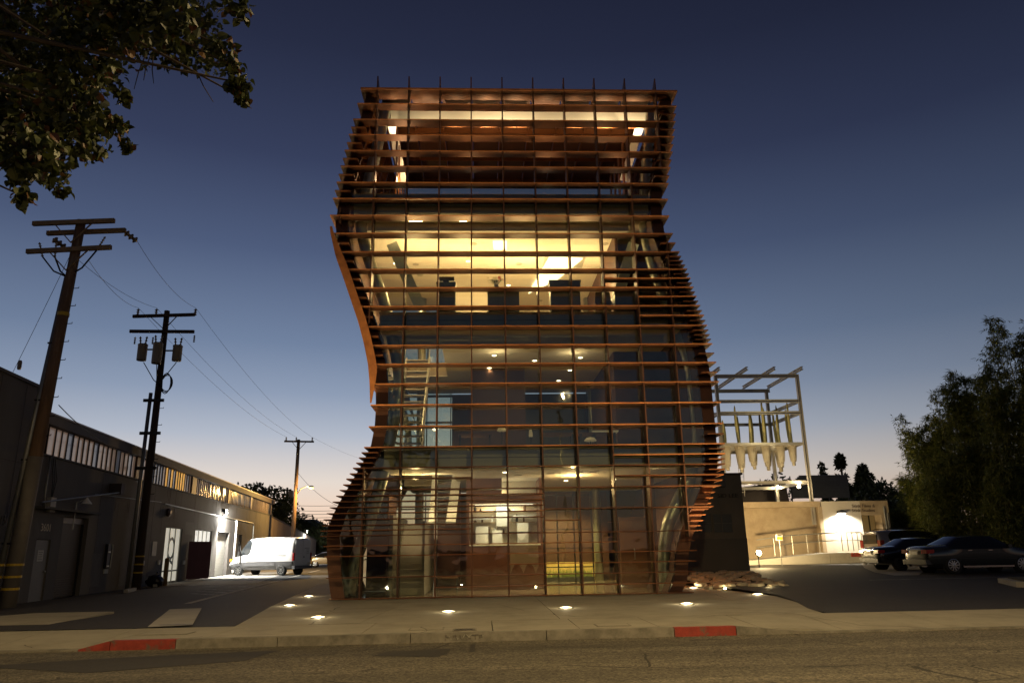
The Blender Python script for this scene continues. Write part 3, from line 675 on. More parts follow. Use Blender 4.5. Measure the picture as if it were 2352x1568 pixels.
MB().box(p0.x, p1.x, 30.97, 31.0, p1.z, p0.z).build('vent_grille', spandrel, tower)
MB().box(GR(11)-1.2, GR(11)-1.1, 25.2, YB-.1, 9.0, 12.48).build('partition', corten_panel, tower)

def cabinet(px0, px1, pyt, Y, label, mat_=charcoal, depth=.6, base=8.98):
    a = at(px0, pyt, Y); b = at(px1, pyt, Y)
    e = thing('cabinet', label, 'cabinet', ((a.x+b.x)/2, Y, base))
    MB().box(a.x, b.x, Y, Y+depth, base, a.z).build('carcass', mat_, e)
    MB().box(a.x-.02, b.x+.02, Y-.02, Y+depth+.02, a.z, a.z+.04).build('top', mat_, e)
    for k in (1, 2): MB().box(a.x+(b.x-a.x)*k/3-.004, a.x+(b.x-a.x)*k/3+.004, Y-.012, Y, base+.05, a.z-.05).build('door_gap', dark_metal, e)
    return e
cabinet(1003, 1046, 650, 24.3, 'tall dark cabinet on the brightest office floor, left by the stair')
cabinet(1120, 1192, 662, 24.3, 'dark cabinet with flowers on top on the brightest office floor')
cabinet(1264, 1332, 662, 24.4, 'dark cabinet below the pale box on the brightest office floor')
cabinet(1412, 1474, 672, 24.2, 'dark cabinet at the right end of the brightest office floor')
a = at(1006, 633, 24.35); b = at(1043, 650, 24.35)
mo = thing('monitor_screen', 'dark screen back standing on the tall left cabinet', 'screen', (a.x, 24.35, b.z+.04)); MB().box(a.x, b.x, 24.45, 24.5, b.z+.12, a.z).build('panel', charcoal, mo)
MB().box((a.x+b.x)/2-.1, (a.x+b.x)/2+.1, 24.42, 24.6, b.z+.042, b.z+.12).build('foot', dark_metal, mo)
a = at(1262, 645, 24.5); b = at(1333, 662, 24.5)
bx = MB().box(a.x, b.x, 24.45, 24.95, b.z+.042, a.z).build('storage_box', mat('grey_card', (.4, .37, .31), rough=.7), None); tag(bx, 'pale grey box standing on a dark cabinet on the office floor', 'box')
MB().box(a.x-.02, b.x+.02, 24.43, 24.97, a.z-.07, a.z+.01).build('lid', mat('grey_card', (.4, .37, .31)), bx)
# flowers
fl = thing('flower_arrangement', 'white and pink flowers in a pot on a dark cabinet', 'flowers', tuple(at(1140, 660, 24.5)))
fp = at(1140, 661, 24.5); fp.z = at(1120, 662, 24.3).z+.04
MB().lathe((fp.x, 24.5, fp.z), [(.05, 0), (.09, .14), (.10, .16)], 12).build('pot', white_p, fl)
rnd = random.Random(3); m = MB(); m2 = MB()
for i in range(90):
    q = Vector((fp.x+rnd.gauss(.0, .13), 24.5+rnd.gauss(0, .07), fp.z+.2+abs(rnd.gauss(0, .11)))); pk = q.x > fp.x+.06
    (m2 if pk else m).lathe(q+Vector((0, 0, .12 if pk else 0)), [(.004, -.02), (.028, 0), (.006, .02)], 6)
m.build('blossom', mat('white_petals', (.8, .78, .6), rough=.6), fl); m2.build('blossom', mat('pink_petals', (.7, .18, .16), rough=.6), fl)
m = MB()
for i in range(16): m.tube([(fp.x+rnd.uniform(-.05, .05), 24.5, fp.z+.14), (fp.x+rnd.gauss(0, .13), 24.5, fp.z+.34)], .006, 5)
m.build('stems', mat('stem_green', (.06, .12, .03), rough=.6), fl)
# seated guests' chairs seen as silhouettes
chair_mat = mat('taupe_fabric', (.16, .12, .085), rough=.9)
for px, lab in ((1299, 'rounded taupe chair back between cabinets on the office floor, left of two'), (1384, 'rounded taupe chair back between cabinets on the office floor, right of two')):
    p = at(px, 700, 24.7); e = thing('lounge_chair', lab, 'chair', (p.x, 24.7, 8.98), 'chairs on the office floor')
    MB().box(p.x-.28, p.x+.28, 24.5, 25.1, 9.35, 9.47).build('seat', chair_mat, e)
    MB().lathe((p.x, 24.6, 9.78), [(.05, -.32), (.24, -.30), (.29, -.1), (.27, .2), (.16, .36), (.03, .40)], 16, Matrix.Diagonal((1, .28, 1))).build('backrest', chair_mat, e, True)
    for sx in (-.22, .22):
        for sy in (24.56, 25.04): MB().tube([(p.x+sx, sy, 8.98), (p.x+sx, sy, 9.36)], .018, 6).build('leg', dark_metal, e)

# ---- middle floor (z 4.52 .. 8.4)
core2 = MB().box(-.35, 1.75, 29.0, 31.5, 4.52, 8.39).build('service_core', mat('dark_maroon_panel', (.045, .018, .014), rough=.5), tower)
MB().box(1.75, 4.6, 33.0, 33.15, 4.52, 7.6).build('partition', charcoal, tower)
MB().box(GR(6)-2.2, GR(6)-2.12, 26.5, YB-.05, 4.53, 8.38).build('partition', corten_panel, tower)
MB().box(GR(6)-2.12, GR(6)-.1, 26.5, 26.58, 4.53, 8.38).build('partition', corten_panel, tower)
light('POINT', 'landing_glow', (-2.4, 27.0, 7.9), 30, WARM2, tower, size=.15)
light('POINT', 'stair_glow', (-1.7, 27.6, 5.4), 14, WARM2, tower, size=.12)
for x_, y_ in ((.6, 26.4), (3.4, 26.6)): light('POINT', 'studio_fill', (x_, y_, 8.0), 16, WARM2, tower, size=.03)  # bare lights added to brighten the middle floor
# lit shelves and desks
sh_glow = mat('cream_board', (.75, .66, .45), rough=.5, var=.02, emit=(1, .8, .45), estr=.12)  # faint emission put in for light falling on the boards
for (x0, x1, yt, yb, Y, lab) in ((1141, 1164, 981, 990, 25.0, 'small lit cream reading lamp on the middle floor'), (1214, 1224, 986, 1003, 25.2, 'half-round cream lamp shade on the middle floor'), (1341, 1371, 1005, 1013, 24.6, 'lit cream side table on the middle floor')):
    a = at(x0, yt, Y); b = at(x1, yb, Y); e = thing('table_lamp' if 'lamp' in lab else 'side_table', lab, 'lamp' if 'lamp' in lab else 'table', ((a.x+b.x)/2, Y, 4.52))
    w = (b.x-a.x)/2
    MB().lathe(((a.x+b.x)/2, Y, b.z), [(w*.75, 0), (w, .02), (w*.6, a.z-b.z)], 14).build('shade' if 'lamp' in lab else 'table_top', sh_glow, e)
    MB().tube([((a.x+b.x)/2, Y, 4.53), ((a.x+b.x)/2, Y, b.z+.005)], .02, 8).build('stem', dark_metal, e)
    MB().lathe(((a.x+b.x)/2, Y, 4.52), [(.13, 0), (.13, .02), (.03, .04)], 12).build('base', dark_metal, e)
a = at(1362, 988, 25.2); b = at(1414, 992, 25.2); e = thing('desk', 'pale desk top on dark trestles on the middle floor', 'desk', ((a.x+b.x)/2, 25.6, 4.52))
MB().box(a.x, b.x+.1, 25.2, 26.1, a.z-.05, a.z).build('desk_top', sh_glow, e)
for x in (a.x+.08, b.x): MB().bar((x, 25.65, 4.525), (x, 25.65, a.z-.05), .06, .6, (0, 1, 0)).build('leg', dark_metal, e)

# ---- staircases
def stair(name, x0, x1, y0, z0, y1, z1, n, mt, side_mat, hand=True):
    e = MB().bar((x0-.04, y0, z0+.02), (x0-.04, y1, z1+.02), .05, .34).build(name, side_mat, tower)
    MB().bar((x1+.04, y0, z0+.02), (x1+.04, y1, z1+.02), .05, .34).build('stringer', side_mat, e)
    for i in range(n):
        y = y0+(y1-y0)*(i+.5)/n; z = z0+(z1-z0)*(i+1)/n
        MB().box(x0, x1, y-.14, y+.16, z-.045, z).build('tread', mt, e)
    if hand:
        for x in (x0-.06, x1+.06):
            MB().tube([(x, y0, z0+.95), (x, y1, z1+.95)], .022, 6).build('handrail', pipe_steel, e)
            for i in range(0, n, 3):
                y = y0+(y1-y0)*(i+.5)/n; z = z0+(z1-z0)*(i+1)/n; MB().tube([(x, y, z), (x, y, z+.9)], .012, 6).build('baluster', pipe_steel, e)
    return e
stair('staircase', -2.95, -2.1, 26.0, 4.53, 30.0, 8.95, 15, concrete, concrete)
# ground-floor flight seen end-on: two broad pale stringers with dark treads between
e = MB().bar(at(1001, 1078, 29.0), at(992, 1200, 26.0), .22, .08, (0, 1, 0)).build('staircase', white_p, tower)
MB().bar(at(1051, 1078, 29.0), at(1035, 1200, 26.0), .32, .08, (0, 1, 0)).build('stringer', white_p, e)
for i in range(10):
    t = i/9; p = at(1001, 1078, 29.0).lerp(at(992, 1200, 26.0), t); q = at(1051, 1078, 29.0).lerp(at(1035, 1200, 26.0), t)
    MB().bar(p+Vector((.12, .05, 0)), q+Vector((-.17, .05, 0)), .26, .05).build('tread', charcoal, e)
light('SPOT', 'stair_spot', (-1.6, 24.6, 3.6), 150, WARM2, tower, (-1.5, 28, 3.2), .06, 110)
# pale solid flight at the entrance
e = MB().box(-2.9, -2.78, 24.6, 29.4, .17, 2.6).build('entrance_stair', concrete, tower)
MB().box(-1.86, -1.78, 24.6, 29.4, .17, 2.4).build('cheek_wall', concrete, e)
for i in range(12): MB().box(-2.77, -1.87, 24.8+i*.3, 29.4, .17+i*.185, .17+(i+1)*.185).build('step', concrete, e)

# ---- ground floor
core_x0, core_x1 = -.42, 2.05; cyf = 27.0
MB().box(core_x0, core_x1, cyf, cyf+.1, .17, 1.62).build('counter_front', core_mat, tower)
MB().box(core_x0, core_x1, cyf-.05, cyf+.7, 1.62, 1.68).build('counter_top', white_p, tower)
MB().box(core_x0, core_x1, cyf+1.5, cyf+1.6, .17, 3.92).build('kitchen_wall', cream, tower)
MB().box(core_x0-.1, core_x0, cyf, cyf+1.6, .17, 3.92).build('core_wall', core_mat, tower)
MB().box(core_x1, core_x1+.1, cyf, cyf+1.6, .17, 3.92).build('core_wall', core_mat, tower)
MB().box(core_x0, core_x0+1.15, cyf, cyf+.1, 3.05, 3.92).build('core_fascia', core_mat, tower)
MB().box(core_x0+1.15, core_x1, cyf, cyf+.1, 3.05, 3.35).build('core_fascia', core_mat, tower)
for (x0, x1, z0, z1) in ((-.3, .3, 2.55, 2.62), (.55, 1.0, 2.3, 3.0), (1.15, 1.9, 2.6, 2.66), (-.2, .25, 1.7, 2.3), (.4, .75, 1.7, 2.15), (1.3, 1.7, 1.7, 2.4)):
    MB().box(x0, x1, cyf+.9, cyf+1.3, z0, z1).build('kitchen_unit', white_p, tower)
shelf_w = mat('pale_oak', (.5, .36, .2), rough=.5, var=.15)
rk = random.Random(44)
for z in (2.05, 2.45, 2.85):
    MB().box(core_x0+.1, core_x1-.1, cyf+1.2, cyf+1.49, z-.02, z).build('kitchen_shelf', shelf_w, tower)
    x = core_x0+.2
    while x < core_x1-.2:
        h = rk.uniform(.08, .3); r0 = rk.uniform(.03, .06)
        if rk.random() < .7: MB().lathe((x, cyf+1.32, z), [(r0, 0), (r0, h*.65), (r0*.45, h*.8), (r0*.45, h)], 8).build('jar', [white_p, charcoal, timber, pipe_steel][rk.randrange(4)], tower)
        x += rk.uniform(.12, .26)
k_glow = glow('kitchen_strip_light', (1, .95, .78), 3)
MB().box(core_x0+.2, core_x1-.2, cyf+.5, cyf+.6, 3.0, 3.04).build('strip_light', k_glow, tower)
light('AREA', 'kitchen_light', (.8, cyf+.7, 3.0), 34, (1, .93, .72), tower, (.8, cyf+.9, 0), 1.4)
for k in range(5):                                   # beaded strands hanging before the counter
    pass
for i in range(34):
    x = .95+i*.027; z1 = 1.9+.12*math.sin(i*.35); zl = .75+.3*abs(math.sin(i*.21))
    MB().tube([(x, 25.4, zl), (x, 25.4, z1)], .005, 4).build('bead_strand', mat('crystal_beads', (.8, .76, .6), rough=.2, metal=.4), tower)
MB().box(.9, 1.95, 25.35, 25.45, 1.98, 2.04).build('bead_rail', dark_metal, tower)
light('SPOT', 'counter_spot', (.8, 25.0, 3.8), 70, WARM, tower, (1.2, 27, 1.2), .06, 70)
# glazed garden wall at the right rear, brightly planted
yl_wall = mat('ochre_wall', (.62, .46, .16), rough=.8)
light('SPOT', 'garden_beam', (3.4, 31.2, 3.0), 900, (1, .76, .30), tower, (3.4, 33.3, .5), .06, 110)
MB().box(2.0, 5.0, 33.3, 33.4, .17, .92).build('garden_wall', yl_wall, tower)
for x in (2.3, 2.95, 3.6, 4.3):
    MB().box(x-.025, x+.025, 30.0, 30.06, .17, 3.6).build('screen_post', dark_metal, tower)
for z in (.8, 1.5, 2.2, 2.9, 3.5):
    MB().box(2.3, 4.3, 30.0, 30.05, z-.02, z+.02).build('screen_rail', dark_metal, tower)
pl = thing('planter_box', 'long planter of yellow-lit grass inside the ground floor', 'planter', (3.2, 32.3, .165))
MB().box(2.4, 4.6, 32.0, 32.6, .166, .36).build('box', charcoal, pl)
m = MB(); rnd = random.Random(9)
for i in range(420):
    x, y, h = rnd.uniform(2.42, 4.58), rnd.uniform(32.03, 32.57), rnd.uniform(.15, .42); dx, dy = rnd.uniform(-.12, .12), rnd.uniform(-.12, .08)
    m.tri((x-.012, y, .35), (x+.012, y, .35), (x+dx, y+dy, .35+h))
m.build('grass', mat('grass_blades', (.16, .22, .04), rough=.6, var=.4), pl)['kind'] = 'stuff'
# entrance doors, timber lining, low furniture
MB().box(-4.0, -3.1, 27.5, 27.6, .17, 2.6).build('timber_lining', timber, tower)
MB().box(-3.05, -3.0, 25.2, 27.5, .17, 3.3).build('timber_lining', timber, tower)
MB().tube([(-3.25, 27.4, 1.1), (-3.2, 27.34, 1.12), (-3.2, 27.34, 1.42), (-3.25, 27.4, 1.44)], .018, 8).build('door_handle', pipe_steel, tower)
MB().tube([(5.2, 26.4, 1.1), (5.2, 26.34, 1.12), (5.2, 26.34, 1.42), (5.2, 26.4, 1.44)], .018, 8).build('door_handle', pipe_steel, tower)
MB().box(4.75, 5.65, 26.5, 26.6, .17, 2.5).build('entrance_door', timber, tower)
MB().box(5.65, GR(2)-.1, 26.5, 26.6, .17, 3.9).build('timber_lining', corten_panel, tower)
MB().box(-1.6, -.75, 28.4, 28.6, .17, 3.9).build('core_wall', core_mat, tower)
be = thing('bench', 'low timber bench against the dark wall behind the entrance stair', 'bench', (-1.2, 27.4, .165))
MB().box(-1.6, -.8, 27.3, 27.7, .55, .62).build('seat', timber, be)
for x in (-1.55, -.85): MB().box(x-.03, x+.03, 27.35, 27.65, .166, .55).build('leg', dark_metal, be)
light('POINT', 'lobby_fill', (-2.2, 25.6, 3.5), 60, WARM, tower, size=.03)  # this and the next are bare lights added to brighten the ground floor
light('POINT', 'lobby_fill', (3.2, 26.4, 3.6), 120, WARM, tower, size=.03)

# ================================================================ LEFT SIDE: WORKSHOPS ALONG THE ALLEY
WO = Vector((-15.2, 27.3, 0)); WU = Vector((-.099, 1, 0)).normalized(); WN = Vector((1, .099, 0)).normalized()
def wp(s, z, off=0.0): p = WO+WU*s+WN*off; return Vector((p.x, p.y, z))
def on_wall(px, py, off=0.0):
    d = _ray(px, py); c = Vector((0, 0, CAM_H)); t = (WO+WN*off-c).dot(WN)/d.dot(WN); p = c+d*t; return (p-WO).dot(WU), p.z
def wbox(m, s0, s1, z0, z1, o0, o1):
    return m.hexa([wp(s0, z0, o1), wp(s1, z0, o1), wp(s1, z0, o0), wp(s0, z0, o0), wp(s0, z1, o1), wp(s1, z1, o1), wp(s1, z1, o0), wp(s0, z1, o0)])
def wall_open(s0, s1, z0, z1, holes, o0, o1):
    S = sorted({s0, s1, *[h[0] for h in holes], *[h[1] for h in holes]}); Z = sorted({z0, z1, *[h[2] for h in holes], *[h[3] for h in holes]})
    m = MB()
    for a, b in zip(S, S[1:]):
        run = None
        for c, d in zip(Z, Z[1:]):
            solid = not any(h[0] <= a and b <= h[1] and h[2] <= c and d <= h[3] for h in holes)
            if solid and run is None: run = c
            if not solid and run is not None: wbox(m, a, b, run, c, o0, o1); run = None
        if run is not None: wbox(m, a, b, run, Z[-1], o0, o1)
    return m
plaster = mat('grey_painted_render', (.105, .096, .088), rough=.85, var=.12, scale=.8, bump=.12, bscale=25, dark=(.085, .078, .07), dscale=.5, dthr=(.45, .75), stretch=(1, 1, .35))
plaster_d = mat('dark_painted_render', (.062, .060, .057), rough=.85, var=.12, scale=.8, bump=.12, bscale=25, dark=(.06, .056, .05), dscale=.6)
door_grey = mat('grey_door_paint', (.17, .16, .14), rough=.6, var=.08)
shutter = mat('roller_shutter', (.15, .125, .10), rough=.5, metal=.3, var=.12, scale=2)
fascia = mat('brown_fascia', (.05, .038, .035), rough=.7, var=.2)
galv = mat('galvanised_conduit', (.30, .30, .28), rough=.45, metal=.6, var=.15)
paper = mat('paper_notice', (.5, .5, .47), rough=.8, var=.05)

near = thing('workshop_building', 'tall plain dark workshop wall at the left edge of the photo', 'building', wp(-12, 0, -4))
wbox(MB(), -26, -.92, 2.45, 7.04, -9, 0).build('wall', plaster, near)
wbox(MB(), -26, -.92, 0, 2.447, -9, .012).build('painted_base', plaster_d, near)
wbox(MB(), -26.1, -.86, 7.04, 7.14, -9.1, .06).build('coping', fascia, near)
for s in (-2.3, -3.9, -6): wbox(MB(), s, s+.02, 2.5, 7.0, -.01, .006).build('panel_joint', fascia, near)
wbox(MB(), -26, -.95, 4.45, 4.47, -.01, .007).build('panel_joint', fascia, near)
s, z = on_wall(6, 1196); text('house_number', '15', .42, black, near, facing(wp(s, z, .012), WU), .012)

wh = thing('warehouse', 'long low grey workshop with a high band of clerestory windows along the alley', 'building', wp(23, 0, -5))
holes = [(-.05, 1.06, 0, 2.08), (1.85, 4.15, 0, 2.93), (14.42, 17.5, .0, 2.9), (20.3, 24.4, 1.28, 2.93), (26.0, 29.5, 0, 2.93), (31.6, 34.0, 0, 2.9)]
wall_open(-.91, 47.2, 0, 4.88, holes, -.35, 0).build('wall', plaster, wh)
wbox(MB(), -.9, 47.2, 0, 6.0, -12, -11.7).build('rear_wall', plaster, wh)
wbox(MB(), -.9, 47.2, 0, .05, -11.6, -.36).build('floor', concrete, wh)
wbox(MB(), 46.9, 47.2, 0, 6.0, -11.7, -.36).build('end_wall', plaster, wh)
wbox(MB(), -.88, 47.35, 5.96, 6.30, -12.2, .12).build('roof', fascia, wh)
wbox(MB(), -.88, 47.4, 6.30, 6.36, -12.3, .16).build('roof_edge', mat('roof_flashing', (.16, .14, .14), rough=.5, metal=.4), wh)
wbox(MB(), -.9, 47.2, 4.88, 4.95, -.36, .05).build('sill', plaster_d, wh)
# clerestory panes
cl_pane = mat('frosted_pane', (.5, .40, .33), rough=.2, var=.10, scale=.35, spec=.8, coat=.3, emit=(1, .64, .45), estr=.075)  # faint emission stands in for sky glow through the panes
cl_pane2 = mat('grey_pane', (.30, .31, .35), rough=.15, var=.12, scale=.35, spec=.8, coat=.3, emit=(.8, .82, 1), estr=.03)  # cooler emission, likewise standing in for the sky
cl_lit = mat('lit_pane', (.7, .4, .12), rough=.4, var=.2, emit=(1, .5, .1), estr=.55)
cl_mul = mat('window_mullion', (.03, .027, .025), rough=.6)
s = 0.0; i = 0; rnd = random.Random(5)
while s < 46.9:
    w = .5 if s < 10 else .46
    pier = any(abs(s-q) < .25 for q in (9.0, 18.6, 19.0, 28.2, 36.5))
    if pier:
        wbox(MB(), s, s+w, 4.95, 5.96, -.3, -.02).build('brick_pier', timber, wh)
    else:
        lit = 13.6 < s < 17.8 and rnd.random() < .6
        mt = cl_lit if lit else (cl_pane2 if (rnd.random() < (.15 if s < 8 else .45 if s < 20 else .3)) else cl_pane)
        tilt = rnd.uniform(-.012, .012)
        m = MB().slab([wp(s+.03, 4.96, -.12), wp(s+w-.03, 4.96, -.12), wp(s+w-.03, 5.95, -.12+tilt), wp(s+.03, 5.95, -.12+tilt)], -WN*.02); m.build('clerestory_pane', mt, wh)
        wbox(MB(), s+w-.025, s+w+.025, 4.95, 5.96, -.14, -.08).build('clerestory_mullion', cl_mul, wh)
    s += w; i += 1
# door 3601
d = wbox(MB(), -.03, 1.04, .02, 2.06, -.10, -.05).build('door', door_grey, wh)
wbox(MB(), -.05, 1.06, 0.0, .03, -.3, .04).build('threshold', concrete, d)
MB().lathe(wp(.93, 1.0, -.02), [(.035, -.03), (.035, .03)], 10, WN.to_track_quat('Z', 'Y').to_matrix()).build('handle', galv, d)
for z in (.25, 1.0, 1.75): wbox(MB(), -.05, -.02, z, z+.12, -.06, -.035).build('hinge', galv, d)
wbox(MB(), .28, .72, 1.35, 1.72, -.049, -.044).build('notice', paper, d)
for q in range(5): wbox(MB(), .34, .66-.05*(q % 2), 1.40+q*.06, 1.42+q*.06, -.0435, -.042).build('notice_print', charcoal, d)
s, z = on_wall(105, 1212); text('house_number', '3601', .36, mat('brass_number', (.42, .36, .25), rough=.5), wh, facing(wp(.52, 2.47, .008), WU), .012, sx=1.15)
# roller shutter, slat by slat
sh = wbox(MB(), 1.86, 4.14, 2.70, 2.92, -.32, -.16).build('shutter_box', shutter, wh)
sl = MB().hexa([wp(1.9, 0, -.22)-wp(0, 0), wp(4.1, 0, -.22)-wp(0, 0), wp(4.1, 0, -.25)-wp(0, 0), wp(1.9, 0, -.25)-wp(0, 0)]+[q+Vector((0, 0, .075)) for q in (wp(1.9, 0, -.205)-wp(0, 0), wp(4.1, 0, -.205)-wp(0, 0), wp(4.1, 0, -.25)-wp(0, 0), wp(1.9, 0, -.25)-wp(0, 0))]).mesh('shutter_slat', shutter)
for k in range(33): inst('shutter_slat', sl, wh, Matrix.Translation(wp(0, 0)+Vector((0, 0, .04+k*.081))))
for s in (1.87, 4.06): wbox(MB(), s, s+.07, .03, 2.7, -.28, -.15).build('shutter_guide', dark_metal, wh)
# slim canopy and its rod above the shutter
m = MB(); a = wp(-.6, 3.10, .02); wbox(m, -.6, 4.4, 3.08, 3.16, .01, .35); m.build('canopy', plaster_d, wh)
s0, z0 = on_wall(255, 1130); wbox(MB(), s0-.3, s0+.1, z0-.1, z0+.35, .01, .5).build('sign_bracket', fascia, wh)
MB().tube([wp(-.3, 3.3, .1), wp(s0, z0, .45)], .03, 6).build('stay_rod', galv, wh)
# meters, cabinets, gooseneck lamp, conduits
wbox(MB(), 6.25, 6.75, 1.0, 1.97, .0, .12).build('meter_cabinet', dark_metal, wh)
MB().tube([wp(6.65, .98, .14), wp(6.7, 1.95, .14)], .03, 8).build('meter_pipe', galv, wh)
for z in (1.05, 1.62): wbox(MB(), 6.28, 6.5, z, z+.06, .12, .15).build('meter_clip', white_p, wh)
wbox(MB(), 6.35, 6.75, .78, .95, .0, .05).build('meter_plate', paper, wh)
s, z = on_wall(107, 1158); wbox(MB(), s-.02, s+.4, z-.25, z+.25, 0, .14).build('junction_box', mat('pale_box', (.34, .32, .28), rough=.6), wh)
MB().tube([wp(s+.05, z-.2, .08), wp(s-.3, z-.1, .08), wp(s-.42, z+.3, .08), wp(s-.38, 4.9, .08)], .035, 8).build('conduit', galv, wh, True)
for k, dx in enumerate((.1, .25, .4)):
    MB().tube([wp(s+.1+dx*.3, z+.25, .06), wp(s-.1+dx, z+.9, .09), wp(s-.35+dx*.9, 4.85, .06)], .014, 6).build('cable', black, wh)
s, z = on_wall(172, 1160); MB().tube([wp(s, z-.9, .03), wp(s, z+.1, .05), wp(s+.1, z+.22, .3)], .02, 6).build('lamp_bracket', galv, wh)
MB().lathe(wp(s+.12, z+.05, .36), [(.20, 0), (.17, .05), (.05, .2), (.03, .24)], 14).build('lamp_shade', white_p, wh)
MB().tube([wp(13.6, 4.06, .05), wp(24, 3.98, .05), wp(34, 3.92, .05), wp(38, 3.9, .05), wp(38.2, 3.7, .05), wp(38.2, .4, .05)], .035, 6).build('conduit', galv, wh)
MB().tube([wp(31.0, 3.85, .08), wp(31.0, 3.7, .14), wp(30.9, .15, .14)], .07, 10).build('downpipe', white_p, wh)
MB().tube([wp(4.3, 3.9, .04), wp(13, 4.1, .04)], .02, 6).build('conduit', galv, wh)
s, z = on_wall(383, 1176); MB().lathe(wp(s, z, .02), [(.20, 0), (.22, .12), (.10, .2)], 14, WN.to_track_quat('Z', 'Y').to_matrix()).build('wall_horn', mat('brown_metal', (.12, .07, .05), rough=.4, metal=.5), wh)
s, z = on_wall(377, 1215); wbox(MB(), 12.4, 13.1, 1.45, 2.15, 0, .02).build('wall_plate', mat('pale_box', (.34, .32, .28)), wh)
for s, z in ((11.0, 1.02), (13.5, 1.02), (18.1, .95), (22.7, .95)): wbox(MB(), s, s+.35, z, z+.22, 0, .06).build('meter_box', paper, wh)
# glazed shopfront with the round letter
lit_in = mat('lit_room_white', (.82, .80, .74), rough=.8, var=.03)
wbox(MB(), 13.6, 25.2, .05, 3.4, -2.6, -2.5).build('lit_room_wall', lit_in, wh)
wbox(MB(), 13.6, 25.2, 3.4, 3.5, -2.6, -.36).build('lit_room_ceiling', lit_in, wh)
wbox(MB(), 13.5, 13.6, .05, 3.4, -2.6, -.36).build('lit_room_wall', lit_in, wh); wbox(MB(), 25.2, 25.3, .05, 3.4, -2.6, -.36).build('lit_room_wall', lit_in, wh)
frost = mat('frosted_shopfront', (.75, .74, .66), rough=.5, var=.03, emit=(1, .93, .74), estr=.42)
for k in range(3):
    a = 14.44+k*1.02; wbox(MB(), a+.03, a+.99, .12, 2.88, -.13, -.11).build('shop_pane', frost, wh)
    wbox(MB(), a-.03, a+.03, .03, 2.9, -.16, -.06).build('shop_mullion', galv, wh)
wbox(MB(), 17.44, 17.5, .03, 2.9, -.16, -.06).build('shop_mullion', galv, wh); wbox(MB(), 14.4, 17.5, .62, .70, -.16, -.06).build('shop_rail', galv, wh)
text('letter_sign', 'Q', 1.75, mat('dark_green_vinyl', (.03, .05, .045), rough=.5), wh, facing(wp(16.0, 1.75, -.10), WU), .01, sx=.95)
frost2 = mat('lit_window_pane', (.85, .85, .80), rough=.5, var=.02, emit=(1, .96, .85), estr=.75)
for k in range(4):
    a = 20.33+k*1.01; wbox(MB(), a+.03, a+.98, 1.32, 2.9, -.13, -.11).build('window_pane', frost2, wh); wbox(MB(), a-.03, a+.03, 1.28, 2.93, -.16, -.05).build('window_mullion', white_p, wh)
# maroon door leaf standing open
dl = MB(); a = wp(18.95, 0, .05); b = wp(19.9, 0, 1.05); dd = (b-a)
dl.slab([(a.x, a.y, .12), (b.x, b.y, .12), (b.x, b.y, 2.22), (a.x, a.y, 2.22)], (.03, .03, 0)); dl.build('open_door_leaf', mat('maroon_paint', (.10, .025, .035), rough=.5), wh)
# lit shutters beside the flood lamp
for (a, b) in ((26.05, 29.45), (31.65, 33.95)):
    mt = mat('pale_shutter', (.42, .41, .37), rough=.5, metal=.2, var=.06); slm = None
    for k in range(27):
        wbox(MB(), a, b, .05+k*.105, .05+k*.105+.098, -.25, -.21).build('shutter_slat', mt, wh)
def flood(s, z, power, col, name_label, aim_s, parent_build, spot=None):
    e = thing('flood_light', name_label, 'flood light', wp(s, z, .0), 'alley flood lights')
    wbox(MB(), s-.06, s+.06, z-.05, z+.2, 0, .18).build('bracket', dark_metal, e)
    wbox(MB(), s-.22, s+.22, z-.16, z+.14, .18, .32).build('housing', dark_metal, e)
    wbox(MB(), s-.20, s+.20, z-.14, z+.12, .321, .34).build('lens', glow('flood_lens', (1, .98, .9), 30), e)
    light('SPOT', 'flood_beam', wp(s, z-.05, .42), power, col, e, wp(aim_s, 0, 2.6), .12, 165, .35)
    light('POINT', 'spill', wp(s, z-.55, .30), power*.03, col, e, size=.12)
flood(26.55, 4.30, 6500, COOL, 'brilliant white flood light on the wall above the lit shutter', 29, wh)
# far, lower workshop
fw = thing('far_workshop', 'low plain tan wall of the farther workshop behind the white van', 'building', wp(66, 0, -3))
tan = mat('tan_render', (.26, .20, .16), rough=.85, var=.1, scale=.6, dark=(.16, .12, .1), dscale=.4, stretch=(1, 1, .4))
m = MB(); zt = lambda s: 4.75-(s-47.4)*.042
m.hexa([wp(47.35, 0, 0), wp(86, 0, 0), wp(86, 0, -8), wp(47.35, 0, -8), wp(47.35, zt(47.35), 0), wp(86, zt(86), 0), wp(86, zt(86), -8), wp(47.35, zt(47.35), -8)]); m.build('wall', tan, fw)
m = MB(); m.hexa([wp(47.35, zt(47.35), .05), wp(86, zt(86), .05), wp(86, zt(86), -8), wp(47.35, zt(47.35), -8), wp(47.35, zt(47.35)+.1, .05), wp(86, zt(86)+.1, .05), wp(86, zt(86)+.1, -8), wp(47.35, zt(47.35)+.1, -8)]); m.build('coping', fascia, fw)
wbox(MB(), 55, 60, 0, 2.4, -.02, .03).build('gate', plaster_d, fw)
flood(72.0, 4.05, 3500, COOL, 'white flood light on the far wall beside the brown pole', 74, fw)
MB().slab([wp(52, 4.55, -2), wp(64, 4.1, -2), wp(64, 5.2, -5), wp(52, 5.8, -5)], (0, 0, .1)).build('pitched_roof', fascia, fw)

